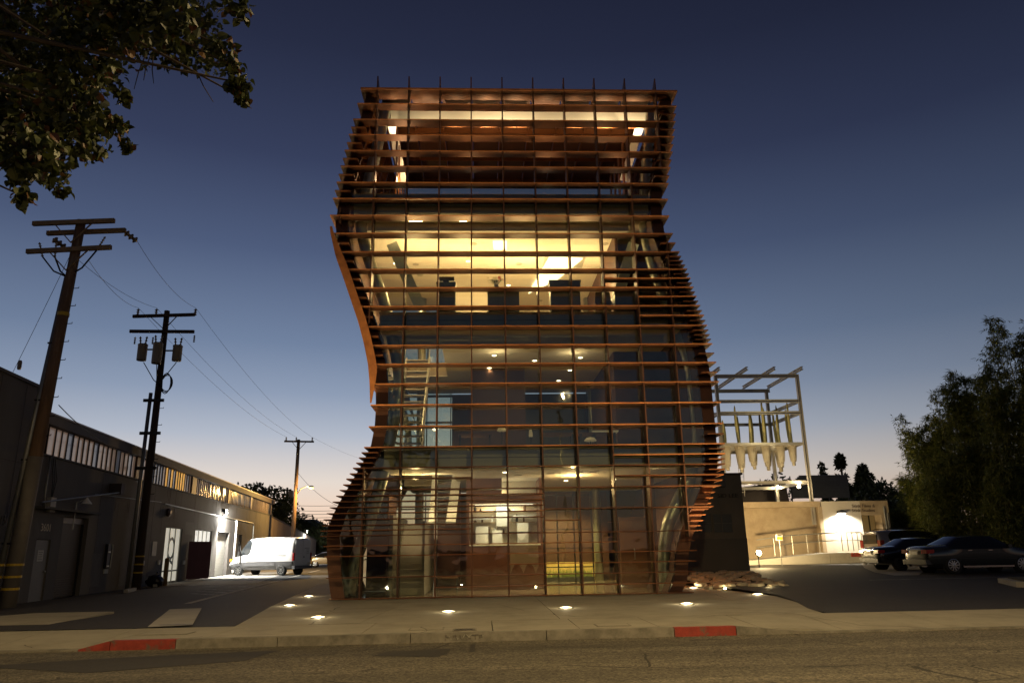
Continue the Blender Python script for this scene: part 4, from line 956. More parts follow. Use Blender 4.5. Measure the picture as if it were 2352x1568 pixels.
# overpainted patches and rust runs on the long wall
pat = mat('overpaint_grey', (.125, .115, .105), rough=.85, var=.15); rust = mat('rust_run', (.075, .05, .035), rough=.9, var=.4, scale=6)
rw = random.Random(8)
for (s0, s1, z0, z1) in ((5.0, 6.0, .3, 1.6), (8.2, 9.1, .2, 1.3), (10.2, 11.9, 2.5, 3.6), (18.0, 19.8, 2.6, 3.3), (7.2, 8.0, 3.0, 3.8), (29.7, 30.7, .4, 1.9), (36, 38, 1.2, 2.6), (40, 43, .2, 1.8)):
    wbox(MB(), s0, s1, z0, z1, 0, .003).build('paint_patch', pat, wh)
for i in range(26):
    s_ = rw.uniform(5, 46); h_ = rw.uniform(.4, 1.5); z_ = rw.choice((4.86, 4.86, 3.9)); wbox(MB(), s_, s_+rw.uniform(.02, .07), z_-h_, z_, 0, .004).build('rust_run', rust, wh)
for s_ in (5.1, 12.0, 19.6, 24.9, 35.2, 41.0): wbox(MB(), s_, s_+.018, .02, 4.86, 0, .005).build('wall_joint', fascia, wh)
# small things at the wall foot
def wheel_stop(px, py, px2, py2, lab):
    a = gnd(px, py, .04); b = gnd(px2, py2, .04); c = a.lerp(b, .5); d = (b-a).normalized()*.85; e = MB().bar(Vector((c.x, c.y, .105))-d, Vector((c.x, c.y, .105))+d, .17, .13).build('wheel_stop', concrete); tag(e, lab, 'wheel stop', 'wheel stops by the workshop wall')
wheel_stop(283, 1362, 313, 1355, 'long pale concrete wheel stop left of the transformer pole')
wheel_stop(350, 1349, 372, 1343, 'pale concrete wheel stop right of the transformer pole, by the rubbish bag')
wheel_stop(425, 1332, 446, 1328, 'pale concrete wheel stop below the open maroon door')
bz = at(384, 1284, 39.5); bb = thing('bollard', 'weathered yellow-brown bollard in front of the letter window', 'bollard', (bz.x, 39.5, .03))
MB().tube([(bz.x, 39.5, .03), (bz.x, 39.5, bz.z)], .11, 14).build('post', mat('ochre_bollard_paint', (.22, .14, .05), rough=.6, var=.25), bb, True)
MB().lathe((bz.x, 39.5, bz.z), [(.11, 0), (.09, .05), (.03, .08)], 14).build('cap', mat('ochre_bollard_paint', (.22, .14, .05)), bb, True)
bg_p = at(357, 1334, 38.2)
def lump(name, c, r, material, seed, n=14, squash=.7):
    rr = random.Random(seed); m = MB(); rings = 8; i0 = 0
    for i in range(rings+1):
        th = math.pi*i/rings
        for j in range(n):
            ph = 2*math.pi*j/n; q = r*(1+rr.uniform(-.18, .18)); m.v.append((c[0]+q*math.sin(th)*math.cos(ph), c[1]+q*math.sin(th)*math.sin(ph), c[2]+squash*q*math.cos(th)))
    for i in range(rings):
        for j in range(n): a = i*n+j; b = i*n+(j+1) % n; m.f.append((a, b, b+n, a+n))
    return m.build(name, material, None, True)
rb = lump('rubbish_bag', (bg_p.x, 38.2, .30), .40, mat('black_plastic', (.015, .015, .016), rough=.3, var=.1), 4); tag(rb, 'black rubbish bag slumped against the workshop wall', 'rubbish bag')
MB().tube([(bg_p.x, 38.2, .55), (bg_p.x+.02, 38.2, .66), (bg_p.x+.08, 38.2, .72)], [.05, .03, .05], 8).build('knot', MATS['black_plastic'], rb)

# ---------------------------------------------------------------- utility poles
wood = mat('creosoted_pole', (.17, .10, .058), rough=.9, var=.45, scale=5, bump=.5, bscale=20, stretch=(1, 1, .12), dark=(.28, .22, .15), dscale=5, dthr=(.58, .68))
wood_d = mat('dark_pole_wood', (.055, .035, .022), rough=.9, var=.35, scale=4, bump=.4, bscale=20, stretch=(1, 1, .12))
arm_mat = mat('weathered_crossarm', (.27, .185, .11), rough=.9, var=.25, scale=3)
porcelain = mat('porcelain_insulator', (.22, .17, .12), rough=.35, var=.15)
yellow = mat('yellow_reflective_band', (.55, .36, .02), rough=.5, var=.15)
can_mat = mat('transformer_grey', (.30, .26, .20), rough=.5, var=.08)
def insulator(m, p, d, n=4, r=.06, L=.3):
    q = Vector(d).normalized().to_track_quat('Z', 'Y').to_matrix(); pr = [(.02, 0)]
    for k in range(n): z = L*(k+.2)/n; pr += [(r*.45, z), (r, z+L*.25/n), (r*.45, z+L*.5/n)]
    pr += [(.02, L)]; m.lathe(p, pr, 10, q)
def sag(a, b, s, n=14): return [Vector(a).lerp(Vector(b), i/n)-Vector((0, 0, 4*s*(i/n)*(1-i/n))) for i in range(n+1)]
wire_mat = mat('overhead_wire', (.02, .02, .022), rough=.6, var=0)
def wire(label, a, b, s=.3, r=.008, group='overhead wires'):
    o = MB().tube(sag(a, b, s), r, 5).build('overhead_wire', wire_mat); return tag(o, label, 'wire', group)

# pole at the left edge
Y1 = 24.5; p1 = thing('utility_pole', 'tall near utility pole at the left edge with a grey conduit up its side', 'utility pole', (-14.2, Y1, 0), 'utility poles')
b1 = Vector((-14.25, Y1, 0)); t1 = at(187, 507, Y1)
MB().tube([b1, b1.lerp(t1, .5), t1], [.235, .185, .15], 16).build('pole', wood, p1, True)
MB().tube([b1, b1.lerp(t1, .36)], [.242, .215], 16).build('pole_sleeve', mat('grey_sleeve', (.16, .14, .115), rough=.8, var=.15), p1, True)
c0 = Vector((-14.62, Y1-.12, 0)); c1 = at(154, 636, Y1)
MB().tube([c0, c1], .085, 12).build('riser_conduit', galv, p1, True)
for f in (.18, .42, .6, .78): q = c0.lerp(c1, f); w = b1.lerp(t1, q.z/t1.z); MB().bar(q+Vector((-.1, -.05, 0)), w+Vector((.1, -.1, 0)), .06, .05).build('conduit_strap', dark_metal, p1)
for z in (.58, .93, 1.28):
    w = b1.lerp(t1, z/t1.z); MB().tube([w-Vector((0, 0, .035)), w+Vector((0, 0, .035))], .247, 16).build('yellow_band', yellow, p1); q = c0.lerp(c1, z/c1.z); MB().tube([q-Vector((0, 0, .035)), q+Vector((0, 0, .035))], .092, 12).build('yellow_band', yellow, p1)
zt_ = at(160, 722, Y1).z; w = b1.lerp(t1, zt_/t1.z); MB().tube([w-Vector((0, 0, .06)), w+Vector((0, 0, .06))], .185, 16).build('yellow_tag', yellow, p1)
arms1 = [((84, 520), (270, 513), -.22), ((100, 530), (282, 523), .22), ((69, 583), (262, 573), -.20)]
ends1 = []
for (a, b, off) in arms1:
    A = at(*a, Y1)+Vector((0, off, 0)); B = at(*b, Y1)+Vector((0, off, 0)); MB().bar(A, B, .12, .15).build('crossarm', arm_mat, p1); ends1.append((A, B))
for (A, B) in (ends1[0], ends1[2]):
    c = A.lerp(B, .5)
    for e_ in (A.lerp(B, .28), A.lerp(B, .72)): MB().bar(e_-Vector((0, 0, .08)), Vector((c.x, c.y, c.z-.75)), .05, .03).build('arm_brace', arm_mat, p1)
tops = {}
for nm, p in (('b', at(287, 533, Y1+.35)), ('m', at(122, 548, Y1+.3))):
    m = MB(); d = Vector((.5, 1, -.35)) if nm == 'b' else Vector((.35, 1, -.3)); insulator(m, p, d, 3, .13, .55); m.build('dead_end_insulator', porcelain, p1, True); tops[nm] = p+d.normalized()*.58
for px, py, dx in ((98, 590, -.35), (126, 590, -.05), (222, 575, .45)):
    p = at(px, py, Y1-.2); m = MB(); insulator(m, p, (dx, 0, 1), 6, .05, .55); m.build('cable_terminator', porcelain, p1, True)
    MB().tube([p, p.lerp(c1, .5)+Vector((.05*dx, 0, -.15)), c1], .028, 6).build('riser_cable', black, p1, True)
for k in range(9):
    z = 5.2+k*.62; w = b1.lerp(t1, z/t1.z); MB().tube([w, w+Vector((.34, 0, .02)), w+Vector((.34, 0, .07))], .014, 5).build('climbing_step', dark_metal, p1)

# transformer pole
Y2 = 36.0; p2 = thing('utility_pole', 'utility pole carrying three grey transformers beside the workshop', 'utility pole', (-15.42, Y2, 0), 'utility poles')
b2 = Vector((-15.42, Y2, 0)); t2 = at(384, 714, Y2)
MB().tube([b2, b2.lerp(t2, .5), t2], [.20, .165, .13], 14).build('pole', wood_d, p2, True)
c0 = Vector((-15.78, Y2-.1, 0)); c1 = at(350, 902, Y2); c1.x = -15.74
MB().tube([c0, c1], .085, 10).build('riser_conduit', galv, p2, True)
for py in (920, 995, 1075): q = at(350, py, Y2); MB().bar(Vector((-16.0, Y2-.1, q.z)), Vector((-15.05, Y2-.1, q.z)), .1, .14).build('standoff_bracket', dark_metal, p2)
for z in (.75, 1.1, 1.45): w = b2.lerp(t2, z/t2.z); MB().tube([w-Vector((0, 0, .03)), w+Vector((0, 0, .03))], .21, 14).build('yellow_band', yellow, p2)
ends2 = []
for (a, b, off) in (((309, 729), (450, 725), -.18), ((302, 763), (449, 764), -.18)):
    A = at(*a, Y2)+Vector((0, off, 0)); B = at(*b, Y2)+Vector((0, off, 0)); MB().bar(A, B, .11, .15).build('crossarm', wood_d, p2); ends2.append((A, B))
A, B = ends2[0]
for f in (.27, .73): e_ = A.lerp(B, f); c = A.lerp(B, .53); MB().bar(e_, Vector((c.x, c.y, c.z-.72)), .05, .03).build('arm_brace', wood_d, p2)
ins2 = []
for px in (316, 358, 448):
    p = at(px, 725, Y2-.18); m = MB(); insulator(m, p, (0, 0, 1), 3, .09, .36); m.build('pin_insulator', porcelain, p2, True); ins2.append(p+Vector((0, 0, .4)))
for px, py in ((311, 772), (352, 772), (447, 768)):
    p = at(px, py, Y2-.2); m = MB(); insulator(m, p-Vector((0, 0, .4)), (0, 0, 1), 4, .06, .36); m.build('fuse_cutout', porcelain, p2, True)
for (x0, x1, y0, y1, dy) in ((313, 340, 790, 828, -.1), (347, 375, 787, 835, -.55), (394, 420, 793, 829, -.1)):
    a = at(x0, y1, Y2+dy); b = at(x1, y0, Y2+dy); r = (b.x-a.x)/2; cx = (a.x+b.x)/2; h = b.z-a.z
    cn = MB().lathe((cx, Y2+dy, a.z), [(r*.9, 0), (r*.95, .05), (r*.95, h*.9), (r, h*.92), (r, h*.97), (r*.8, h), (r*.2, h*1.03)], 18).build('transformer', can_mat, p2, True)
    for s_ in (-.5, .45): m = MB(); insulator(m, (cx+s_*r, Y2+dy, b.z-.03), (s_*.25, 0, 1), 3, .07, .42); m.build('bushing', porcelain, cn, True)
    MB().bar((cx, Y2+dy+.1, a.z+h*.7), (-15.42, Y2, a.z+h*.7), .08, .06).build('mount', dark_metal, cn)
m = MB(); cc = at(381, 880, Y2-.3)
for k in range(3): m.tube([cc+Vector((.22*math.cos(a_)*(1+.1*k)+.03*k, -.02*k, .5*math.sin(a_)*(1-.12*k))) for a_ in [i*math.pi/8 for i in range(17)]], .022, 5)
m.build('cable_coil', black, p2)
for px, dx in ((330, .2), (360, .05), (405, -.15)):
    p = at(px, 832, Y2-.3); q = at(372, 890, Y2-.2); MB().tube([p, p.lerp(q, .5)+Vector((-.1+dx, -.1, -.25)), q], .022, 5).build('drop_cable', black, p2, True)
for k in range(7):
    z = 4.2+k*.8; w = b2.lerp(t2, z/t2.z); MB().tube([w, w+Vector((.36, -.05, .0)), w+Vector((.36, -.05, .05))], .014, 5).build('climbing_step', dark_metal, p2)

# third pole, with the sodium street lamp
Y3 = 72.0; p3 = thing('utility_pole', 'brown utility pole with a lit orange street lamp behind the white van', 'utility pole', (-17.25, Y3, .03), 'utility poles')
t3 = at(686, 1009, Y3); b3 = Vector((t3.x, Y3, .03))
MB().tube([b3, t3], [.22, .15], 12).build('pole', mat('brown_pole_wood', (.12, .07, .04), rough=.9, var=.3, scale=3), p3, True)
A = at(653, 1013, Y3-.2); B = at(721, 1014, Y3-.2); MB().bar(A, B, .12, .16).build('crossarm', wood_d, p3); ins3 = []
for f in (.06, .4, .94): p = A.lerp(B, f); m = MB(); insulator(m, p+Vector((0, 0, .06)), (0, 0, 1), 3, .1, .35); m.build('pin_insulator', porcelain, p3); ins3.append(p+Vector((0, 0, .42)))
for f in (.25, .75): c = A.lerp(B, .5); MB().bar(A.lerp(B, f), (c.x, c.y, c.z-.8), .05, .04).build('arm_brace', wood_d, p3)
la = at(682, 1134, Y3); lb = at(704, 1119, Y3-.8)
MB().tube([la, la.lerp(lb, .4)+Vector((0, 0, .25)), lb+Vector((0, 0, .12)), lb+Vector((.2, 0, .1))], .05, 8).build('lamp_arm', galv, p3, True)
MB().lathe(lb+Vector((.45, -.1, .02)), [(.10, .14), (.22, .08), (.26, 0)], 14).build('lamp_head', galv, p3, True)
MB().lathe(lb+Vector((.45, -.1, -.12)), [(.08, 0), (.2, .05), (.22, .12)], 14).build('lamp_bowl', glow('sodium_glow', (1, .50, .10), 6), p3, True)
light('POINT', 'sodium_light', lb+Vector((.45, -.1, -.35)), 2800, (1, .58, .16), p3, size=.2)
# distant pole
Y4 = 112.0; p4 = thing('utility_pole', 'small distant utility pole with a transformer, left of the brown lamp pole', 'utility pole', (at(656, 1200, Y4).x, Y4, 0), 'utility poles')
t4 = at(660, 1119, Y4); MB().tube([(t4.x, Y4, 0), t4], [.2, .15], 8).build('pole', wood_d, p4)
for py, hw in ((1124, 1.1), (1153, .9), (1168, .9)): c = at(657, py, Y4-.2); MB().bar(c-Vector((hw, 0, .2)), c+Vector((hw*.7, 0, .0)), .15, .18).build('crossarm', wood_d, p4)
c = at(667, 1145, Y4-.3); MB().lathe((c.x, c.y, c.z), [(.35, 0), (.38, .1), (.38, 1.1), (.2, 1.2)], 10).build('transformer', can_mat, p4)

# wires
wire('overhead wire from the near pole right arm end to the transformer pole', tops['b'], ins2[2], .35)
wire('overhead wire from the near pole middle insulator to the transformer pole', tops['m'], ins2[1], .3)
wire('lowest overhead wire between the near pole and the transformer pole', at(205, 600, Y1), ins2[0], .3)
wire('overhead wire from the transformer pole right insulator to the brown lamp pole', ins2[2], ins3[2], .7)
wire('overhead wire from the transformer pole middle insulator to the brown lamp pole', ins2[1], ins3[1], .7)
wire('overhead wire from the transformer pole left insulator to the brown lamp pole', ins2[0], ins3[0], .7)
far = at(900, 1100, 140); wire('overhead wire from the brown lamp pole on behind the tower', ins3[2], far+Vector((0, 0, 3)), .8)
wire('service wire from the brown lamp pole to the tower side', at(684, 1085, Y3), at(800, 1170, 60), .5, .015)
wire('guy wire from the near pole down to the dark workshop roof', at(183, 540, Y1+.2), wp(-2.3, 7.1, -.6), .05)
gi = at(47, 835, Y1+.9); m = MB(); m.lathe(at(45, 838, 25.6), [(.05, -.16), (.07, -.1), (.07, .1), (.05, .16)], 8); o = m.build('guy_insulator', porcelain); tag(o, 'small insulator hanging on the guy wire above the dark workshop', 'insulator')
wire('service wire running along the warehouse roof to the transformer pole', at(135, 930, Y1+.3), at(318, 1045, Y2), .35, .016)
for i, (y0, y1) in enumerate(((1151, 1155), (1163, 1166), (1172, 1172), (1180, 1180), (1187, 1186))):
    wire(['highest', 'second', 'third', 'fourth', 'lowest'][i]+' of the level wires crossing the sunset behind the lamp pole', at(600, y0+3, 112), at(860, y1-2, 118), .5, .03)

# ================================================================ RIGHT SIDE: STUDIO BUILDINGS AND THE STEEL FRAME
sid_wall = mat('dark_studio_render', (.10, .088, .075), rough=.85, var=.12, scale=.9, bump=.1, bscale=25, dark=(.07, .06, .05), dscale=.5)
tan_c = mat('board_marked_concrete', (.40, .32, .22), rough=.8, var=.14, scale=1.2, bump=.2, bscale=18, dark=(.28, .21, .14), dscale=.8)
steel_f = mat('painted_steel_frame', (.42, .40, .37), rough=.45, metal=.3, var=.08)
sid = thing('studio_building', 'dark low studio block between the tower and the car park, with letters on its front', 'building', (9, 35, .3))
MB().box(7.85, 10.28, 29.8, 44, .1, 4.18).build('front_block', sid_wall, sid)
MB().box(1.0, 7.84, 35.6, 44, .05, 4.4).build('rear_block', sid_wall, sid)
MB().box(7.80, 10.34, 29.74, 44.05, 4.18, 4.26).build('coping', fascia, sid)
MB().box(7.84, 10.29, 29.78, 29.8, .1, 1.75).build('painted_base', plaster_d, sid)
p = at(1672, 1138, 29.75); text('lettering', 'SID LEE', .215, black, sid, facing((p.x, 29.78, p.z), (1, 0, 0)), .03, sx=1.18)
a = at(1596, 1118, 29.7); b = at(1664, 1090, 29.7); MB().box(max(a.x, 7.86), b.x, 29.66, 29.76, a.z, b.z+.25).build('sign_plate', charcoal, sid)
q = at(1647, 1094, 29.64); MB().box(q.x-.05, q.x+.05, 29.65, 29.66, q.z, q.z+.05).build('sign_mark', white_p, sid)
for (x0, x1) in ((1600, 1632), (1640, 1680)):
    a = at(x0, 1222, 29.78); b = at(x1, 1180, 29.78)
    w = MB().box(a.x, b.x, 29.76, 29.79, a.z, b.z).build('window', charcoal, sid)
    for f in (0, .45, 1): x = a.x+(b.x-a.x)*f; MB().box(x-.012, x+.012, 29.745, 29.76, a.z, b.z).build('glazing_bar', sid_wall, w)
    MB().box(a.x, b.x, 29.747, 29.76, (a.z+b.z)/2-.012, (a.z+b.z)/2+.012).build('glazing_bar', sid_wall, w)

st = thing('film_studio', 'low tan concrete studio with a lit white wall bay behind the cars', 'building', (20, 47, .45))
YS = 45.0; white_w = mat('pale_rough_render', (.62, .58, .52), rough=.85, var=.06, scale=1.5, bump=.35, bscale=9)
MB().box(13.5, 20.15, YS+.6, YS+.9, .3, 3.62).build('recessed_wall', tan_c, st)
MB().box(13.5, 20.15, YS, YS+.9, 3.62, 3.95).build('lintel_beam', tan_c, st)
MB().box(20.0, 20.22, YS-.02, YS+.6, .3, 3.62).build('pier', tan_c, st)
MB().box(20.22, 22.55, YS, YS+.9, .3, 3.93).build('lit_wall', white_w, st)
MB().box(22.55, 23.75, YS, YS+.9, 3.10, 3.93).build('door_lintel', tan_c, st)
MB().box(22.55, 23.75, YS+.85, YS+.9, .3, 3.10).build('doorway', mat('warm_glazing', (.3, .22, .1), rough=.3, emit=(1, .62, .2), estr=.06), st)
for x in (22.95, 23.4): MB().box(x-.03, x+.03, YS+.80, YS+.85, .4, 3.1).build('door_frame', dark_metal, st)
MB().box(23.75, 24.25, YS, YS+.9, .3, 3.93).build('pier', tan_c, st)
MB().box(13.5, 24.25, YS+.9, 56, .3, 3.86).build('studio_mass', sid_wall, st)
MB().tube([(23.95, YS-.05, .5), (23.95, YS-.05, 3.6)], .05, 8).build('downpipe', galv, st); MB().tube([(24.1, YS-.05, .5), (24.1, YS-.05, 3.2)], .04, 8).build('downpipe', galv, st)
ltr = mat('brown_lettering', (.12, .09, .065), rough=.6)
p = at(1983, 1161.5, YS-.01); text('lettering', 'Stink Films &', .27, ltr, st, facing((p.x, YS-.012, p.z), (1, 0, 0)), .02)
p = at(1983, 1171.5, YS-.01); text('lettering', 'Stink Studios', .27, ltr, st, facing((p.x, YS-.012, p.z), (1, 0, 0)), .02)
wl_ = thing('wall_light', 'hooded wall light washing the pale wall of the film studio', 'wall light', (21.35, YS-.1, 3.1))
p = at(1933, 1178, YS-.15); MB().box(p.x-.22, p.x+.22, YS-.30, YS-.003, p.z, p.z+.12).build('hood', dark_metal, wl_)
MB().box(p.x-.18, p.x+.18, YS-.27, YS-.06, p.z-.02, p.z-.002).build('lens', glow('wall_light_lens', (1, .93, .78), 25), wl_)
light('SPOT', 'wash', (p.x, YS-.42, p.z-.05), 900, (1, .88, .66), wl_, (p.x, YS-.02, .9), .12, 150, .5)
# flood lamp on the ground by the corner
fp_ = at(1741, 1270, 39.5); fl_ = thing('ground_flood', 'glaring warm flood lamp near the ground beside the dark studio corner', 'flood light', (fp_.x, 39.5, lot_z(39.5)))
MB().tube([(fp_.x, 39.5, lot_z(39.5)), (fp_.x, 39.5, fp_.z-.1)], .03, 8).build('stake', dark_metal, fl_)
MB().lathe((fp_.x, 39.5, fp_.z), [(.05, -.14), (.13, -.04), (.15, .1)], 14, Vector((.15, -1, .25)).to_track_quat('Z', 'Y').to_matrix()).build('housing', dark_metal, fl_)
MB().lathe((fp_.x, 39.5, fp_.z), [(.13, .101), (.10, .125)], 14, Vector((.15, -1, .25)).to_track_quat('Z', 'Y').to_matrix()).build('lens', glow('ground_flood_lens', (1, .85, .5), 60), fl_)
light('POINT', 'flood_glow', (fp_.x+.1, 39.2, fp_.z+.12), 330, (1, .72, .34), fl_, size=.1)
light('SPOT', 'flood_beam', (fp_.x+.1, 39.6, fp_.z+.3), 2100, (1, .72, .34), fl_, (17.4, 45.5, 2.2), .1, 110, .5)
# ramp, steps and railings
rp = thing('access_ramp', 'concrete access ramp with steel handrails in front of the studio', 'ramp', (17.5, 43.6, .45))
MB().hexa([(14.2, 42.9, .4), (19.4, 42.9, .4), (19.4, 44.4, .4), (14.2, 44.4, .4), (14.2, 42.9, .62), (19.4, 42.9, 1.0), (19.4, 44.4, 1.0), (14.2, 44.4, .62)]).build('slab', concrete, rp)
MB().box(19.42, 22.9, 42.9, 44.9, .4, 1.0).build('landing', concrete, rp)
MB().box(20.6, 22.2, 42.82, 42.89, .78, 1.0).build('red_edge', red_paint, rp)
for k in range(3): MB().box(22.9+k*.32, 23.22+k*.32, 43.0, 44.8, .4, 1.0-.18*(k+1)).build('step', concrete, rp)
rail_pts = [at(1738, 1239, 42.95), at(1815, 1229, 42.95), at(1920, 1222.5, 42.95), at(1976, 1222, 42.95), at(1995, 1240, 42.95)]
MB().tube(rail_pts, .03, 8).build('handrail', galv, rp); MB().tube([q-Vector((0, 0, .42)) for q in rail_pts], .022, 8).build('handrail', galv, rp)
for px in (1776, 1818, 1852, 1880, 1932, 1945, 1957, 1969, 1978):
    f = None
    for q0, q1 in zip(rail_pts, rail_pts[1:]):
        x = at(px, 1230, 42.95).x
        if q0.x <= x <= q1.x: f = q0.lerp(q1, (x-q0.x)/(q1.x-q0.x))
    if f: MB().tube([(f.x, 42.95, max(.5, f.z-1.0)), f], .024, 6).build('post', galv, rp)
# verge with its kerb
vg = [gnd(x, y, .5) for x, y in ((1738, 1287), (1735, 1268), (1800, 1266), (1880, 1266), (1905, 1270), (1860, 1281), (1808, 1290))]
m = MB(); m.v = [(q.x, min(q.y, 42.8), .46+.012*(i % 3)) for i, q in enumerate(vg)]; m.f = [tuple(range(len(vg)))]
verge = m.build('grass_verge', mat('dry_grass', (.10, .095, .045), rough=1, var=.5, scale=8, bump=.8, bscale=30)); struct(verge)
rnd = random.Random(21); m = MB()
for i in range(900):
    x = rnd.uniform(13.5, 19.5); y = rnd.uniform(37, 42.7); h = rnd.uniform(.03, .10); m.tri((x-.015, y, .45), (x+.015, y, .45), (x+rnd.uniform(-.05, .05), y, .47+h))
kp = [gnd(x, y, .42) for x, y in ((1806, 1291), (1830, 1286), (1868, 1280), (1905, 1273))]
for a, b in zip(kp, kp[1:]): MB().bar((a.x, a.y, .50), (b.x, b.y, .50), .16, .18).build('verge_kerb', concrete, verge)
ns = thing('notice_sign', 'small yellow and white notice on a short post beside the ramp', 'sign', (at(1790, 1262, 40).x, 40, .42))
a = at(1783, 1240, 40); b = at(1796.5, 1227, 40); MB().box(a.x, b.x, 39.98, 40.0, a.z, b.z).build('board', white_p, ns)
MB().box(a.x+.02, b.x-.02, 39.972, 39.98, a.z+.02, (a.z+b.z)/2+.02).build('yellow_field', yellow, ns)
for z in (.72, .85): MB().box(a.x+.04, b.x-.05, 39.972, 39.98, a.z+(b.z-a.z)*z, a.z+(b.z-a.z)*z+.025).build('print_line', charcoal, ns)
x = (a.x+b.x)/2; MB().tube([(x, 40.02, .42), (x, 40.02, b.z-.05)], .025, 8).build('post', galv, ns)
# louvred plant screen on the roof
ls = thing('louvre_screen', 'grey horizontal-slat plant screen on the studio roof', 'screen', (21.5, 52, 3.9))
a = at(1822, 1146, 52); b = at(1946, 1092, 52); n = 15
for k in range(n):
    z = a.z+(b.z-a.z)*(k+.5)/n; x0 = a.x+(.0 if k < 9 else (k-9)*.12)
    MB().hexa([(x0, 52, z), (b.x, 52, z), (b.x, 52.12, z+.03), (x0, 52.12, z+.03), (x0, 52, z+.10), (b.x, 52, z+.10), (b.x, 52.12, z+.13), (x0, 52.12, z+.13)]).build('slat', mat('grey_slat', (.16, .165, .17), rough=.5, metal=.4), ls)
for f in (0, .33, .66, 1): x = a.x+(b.x-a.x)*f; MB().box(x-.03, x+.03, 52.13, 52.2, 3.87, b.z+.03).build('post', dark_metal, ls)
m = MB(); c = at(1700, 1148, 50); MB().hexa([(13.6, 51, 3.88), (20.8, 51, 3.88), (20.8, 55, 3.88), (13.6, 55, 3.88), (14.5, 51.5, 5.0), (20.8, 51.5, 5.6), (20.8, 55, 5.6), (14.5, 55, 5.0)]).build('roof_hood', fascia, st)

# steel frame tower with hanging pots and cacti
fx0, fx1 = at(1660, 1000, 45.2).x-.1, at(1848, 1000, 45.2).x; fy0, fy1 = 45.3, 49.9
fr = thing('steel_frame', 'tall open steel frame rising above the studio roof', 'steel frame', (fx1, fy0, 3.9))
lv = lambda py, Y=fy0: at(1740, py, Y).z
ztop = lv(860)
for (x, y, z0) in ((fx0, fy0, 3.95), (fx1, fy0, 2.6), (fx0, fy1, 3.9), (fx1-.25, fy1, 3.2)):
    MB().ibeam((x, y, z0), (x, y, ztop), .19, .19, .025).build('post', steel_f, fr)
for py in (921, 948):
    z = lv(py); MB().ibeam((fx0, fy0, z), (fx1, fy0, z), .15, .19).build('beam', steel_f, fr); MB().ibeam((fx0, fy1, z), (fx1, fy1, z), .15, .19).build('beam', steel_f, fr)
    MB().ibeam((fx1, fy0, z), (fx1-.2, fy1, z), .15, .19).build('beam', steel_f, fr); MB().ibeam((fx0, fy0, z), (fx0, fy1, z), .15, .19).build('beam', steel_f, fr)
MB().ibeam((fx0, fy0, ztop-.1), (fx1, fy0, ztop-.1), .17, .22).build('beam', steel_f, fr); MB().ibeam((fx0, fy1, ztop-.1), (fx1, fy1, ztop-.1), .17, .22).build('beam', steel_f, fr)
for k in range(4): x = fx0+(fx1-fx0)*k/3; MB().ibeam((x, fy0-.9, ztop+.2), (x, fy1+.3, ztop+.2), .15, .20).build('rafter', steel_f, fr)
zd = lv(1019)
MB().box(fx0, fx1, fy0, fy1, zd-.06, zd+.08).build('deck', steel_f, fr)
zl = lv(1108)
MB().ibeam((fx0, fy0, zl), (fx1, fy0, zl), .15, .19).build('beam', steel_f, fr); MB().ibeam((fx0, fy1, zl), (fx1, fy1, zl), .15, .19).build('beam', steel_f, fr); MB().ibeam((fx1, fy0, zl), (fx1-.2, fy1, zl), .15, .19).build('beam', steel_f, fr)
pot_m = mat('pale_fibre_pot', (.40, .36, .29), rough=.6, var=.08)
pot_mesh = MB().lathe((0, 0, 0), [(.08, -1.40), (.12, -1.38), (.13, -1.12), (.20, -1.10), (.23, -.85), (.24, -.84), (.30, -.10), (.34, -.09), (.34, 0)], 14).mesh('hanging_pot', pot_m)
cac_m = mat('ribbed_cactus', (.34, .30, .13), rough=.6, var=.25)
rnd = random.Random(12); rown = ['front row', 'middle row', 'back row']
for r_ in range(3):
    for k in range(6):
        x = fx0+.45+k*(fx1-fx0-.9)/5+rnd.uniform(-.08, .08); y = fy0+.7+r_*1.15+rnd.uniform(-.12, .12)
        ordn = ['first', 'second', 'third', 'fourth', 'fifth', 'sixth', 'seventh'][k]
        if r_ == 1: x += .38
        pt = None if r_ == 1 else inst('hanging_pot', pot_mesh, None, Matrix.Translation((x, y, zd-.065)) @ Matrix.Scale(rnd.uniform(.85, 1.05), 4))
        if pt: tag(pt, f'pale conical pot hanging below the frame deck, {ordn} from the tower in the {rown[r_]}', 'pot', 'pots under the steel frame deck')
        if rnd.random() < .92:
            h = rnd.uniform(1.5, 2.9); lx, ly = rnd.uniform(-.12, .12), rnd.uniform(-.1, .1); m = MB(); n = 9; P = [Vector((x+lx*math.sin(t*2.2), y+ly*t, zd+.08+h*t)) for t in (0, .25, .5, .75, .93, 1)]
            m.tube(P, [.085, .09, .085, .07, .05, .015], n); ca = m.build('column_cactus', cac_m, None, False)
            tag(ca, f'slim column cactus standing on the frame deck, {ordn} from the tower in the {rown[r_]}', 'cactus', 'cacti on the steel frame deck')
light('POINT', 'deck_glow', ((fx0+fx1)/2-.6, fy0+1.4, zl-.3), 110, (1, .78, .42), fr, size=.2)
light('POINT', 'cactus_fill', ((fx0+fx1)/2, fy0-1.2, zd+.7), 90, (1, .82, .42), fr, size=.15)  # unseen light added to brighten the cacti
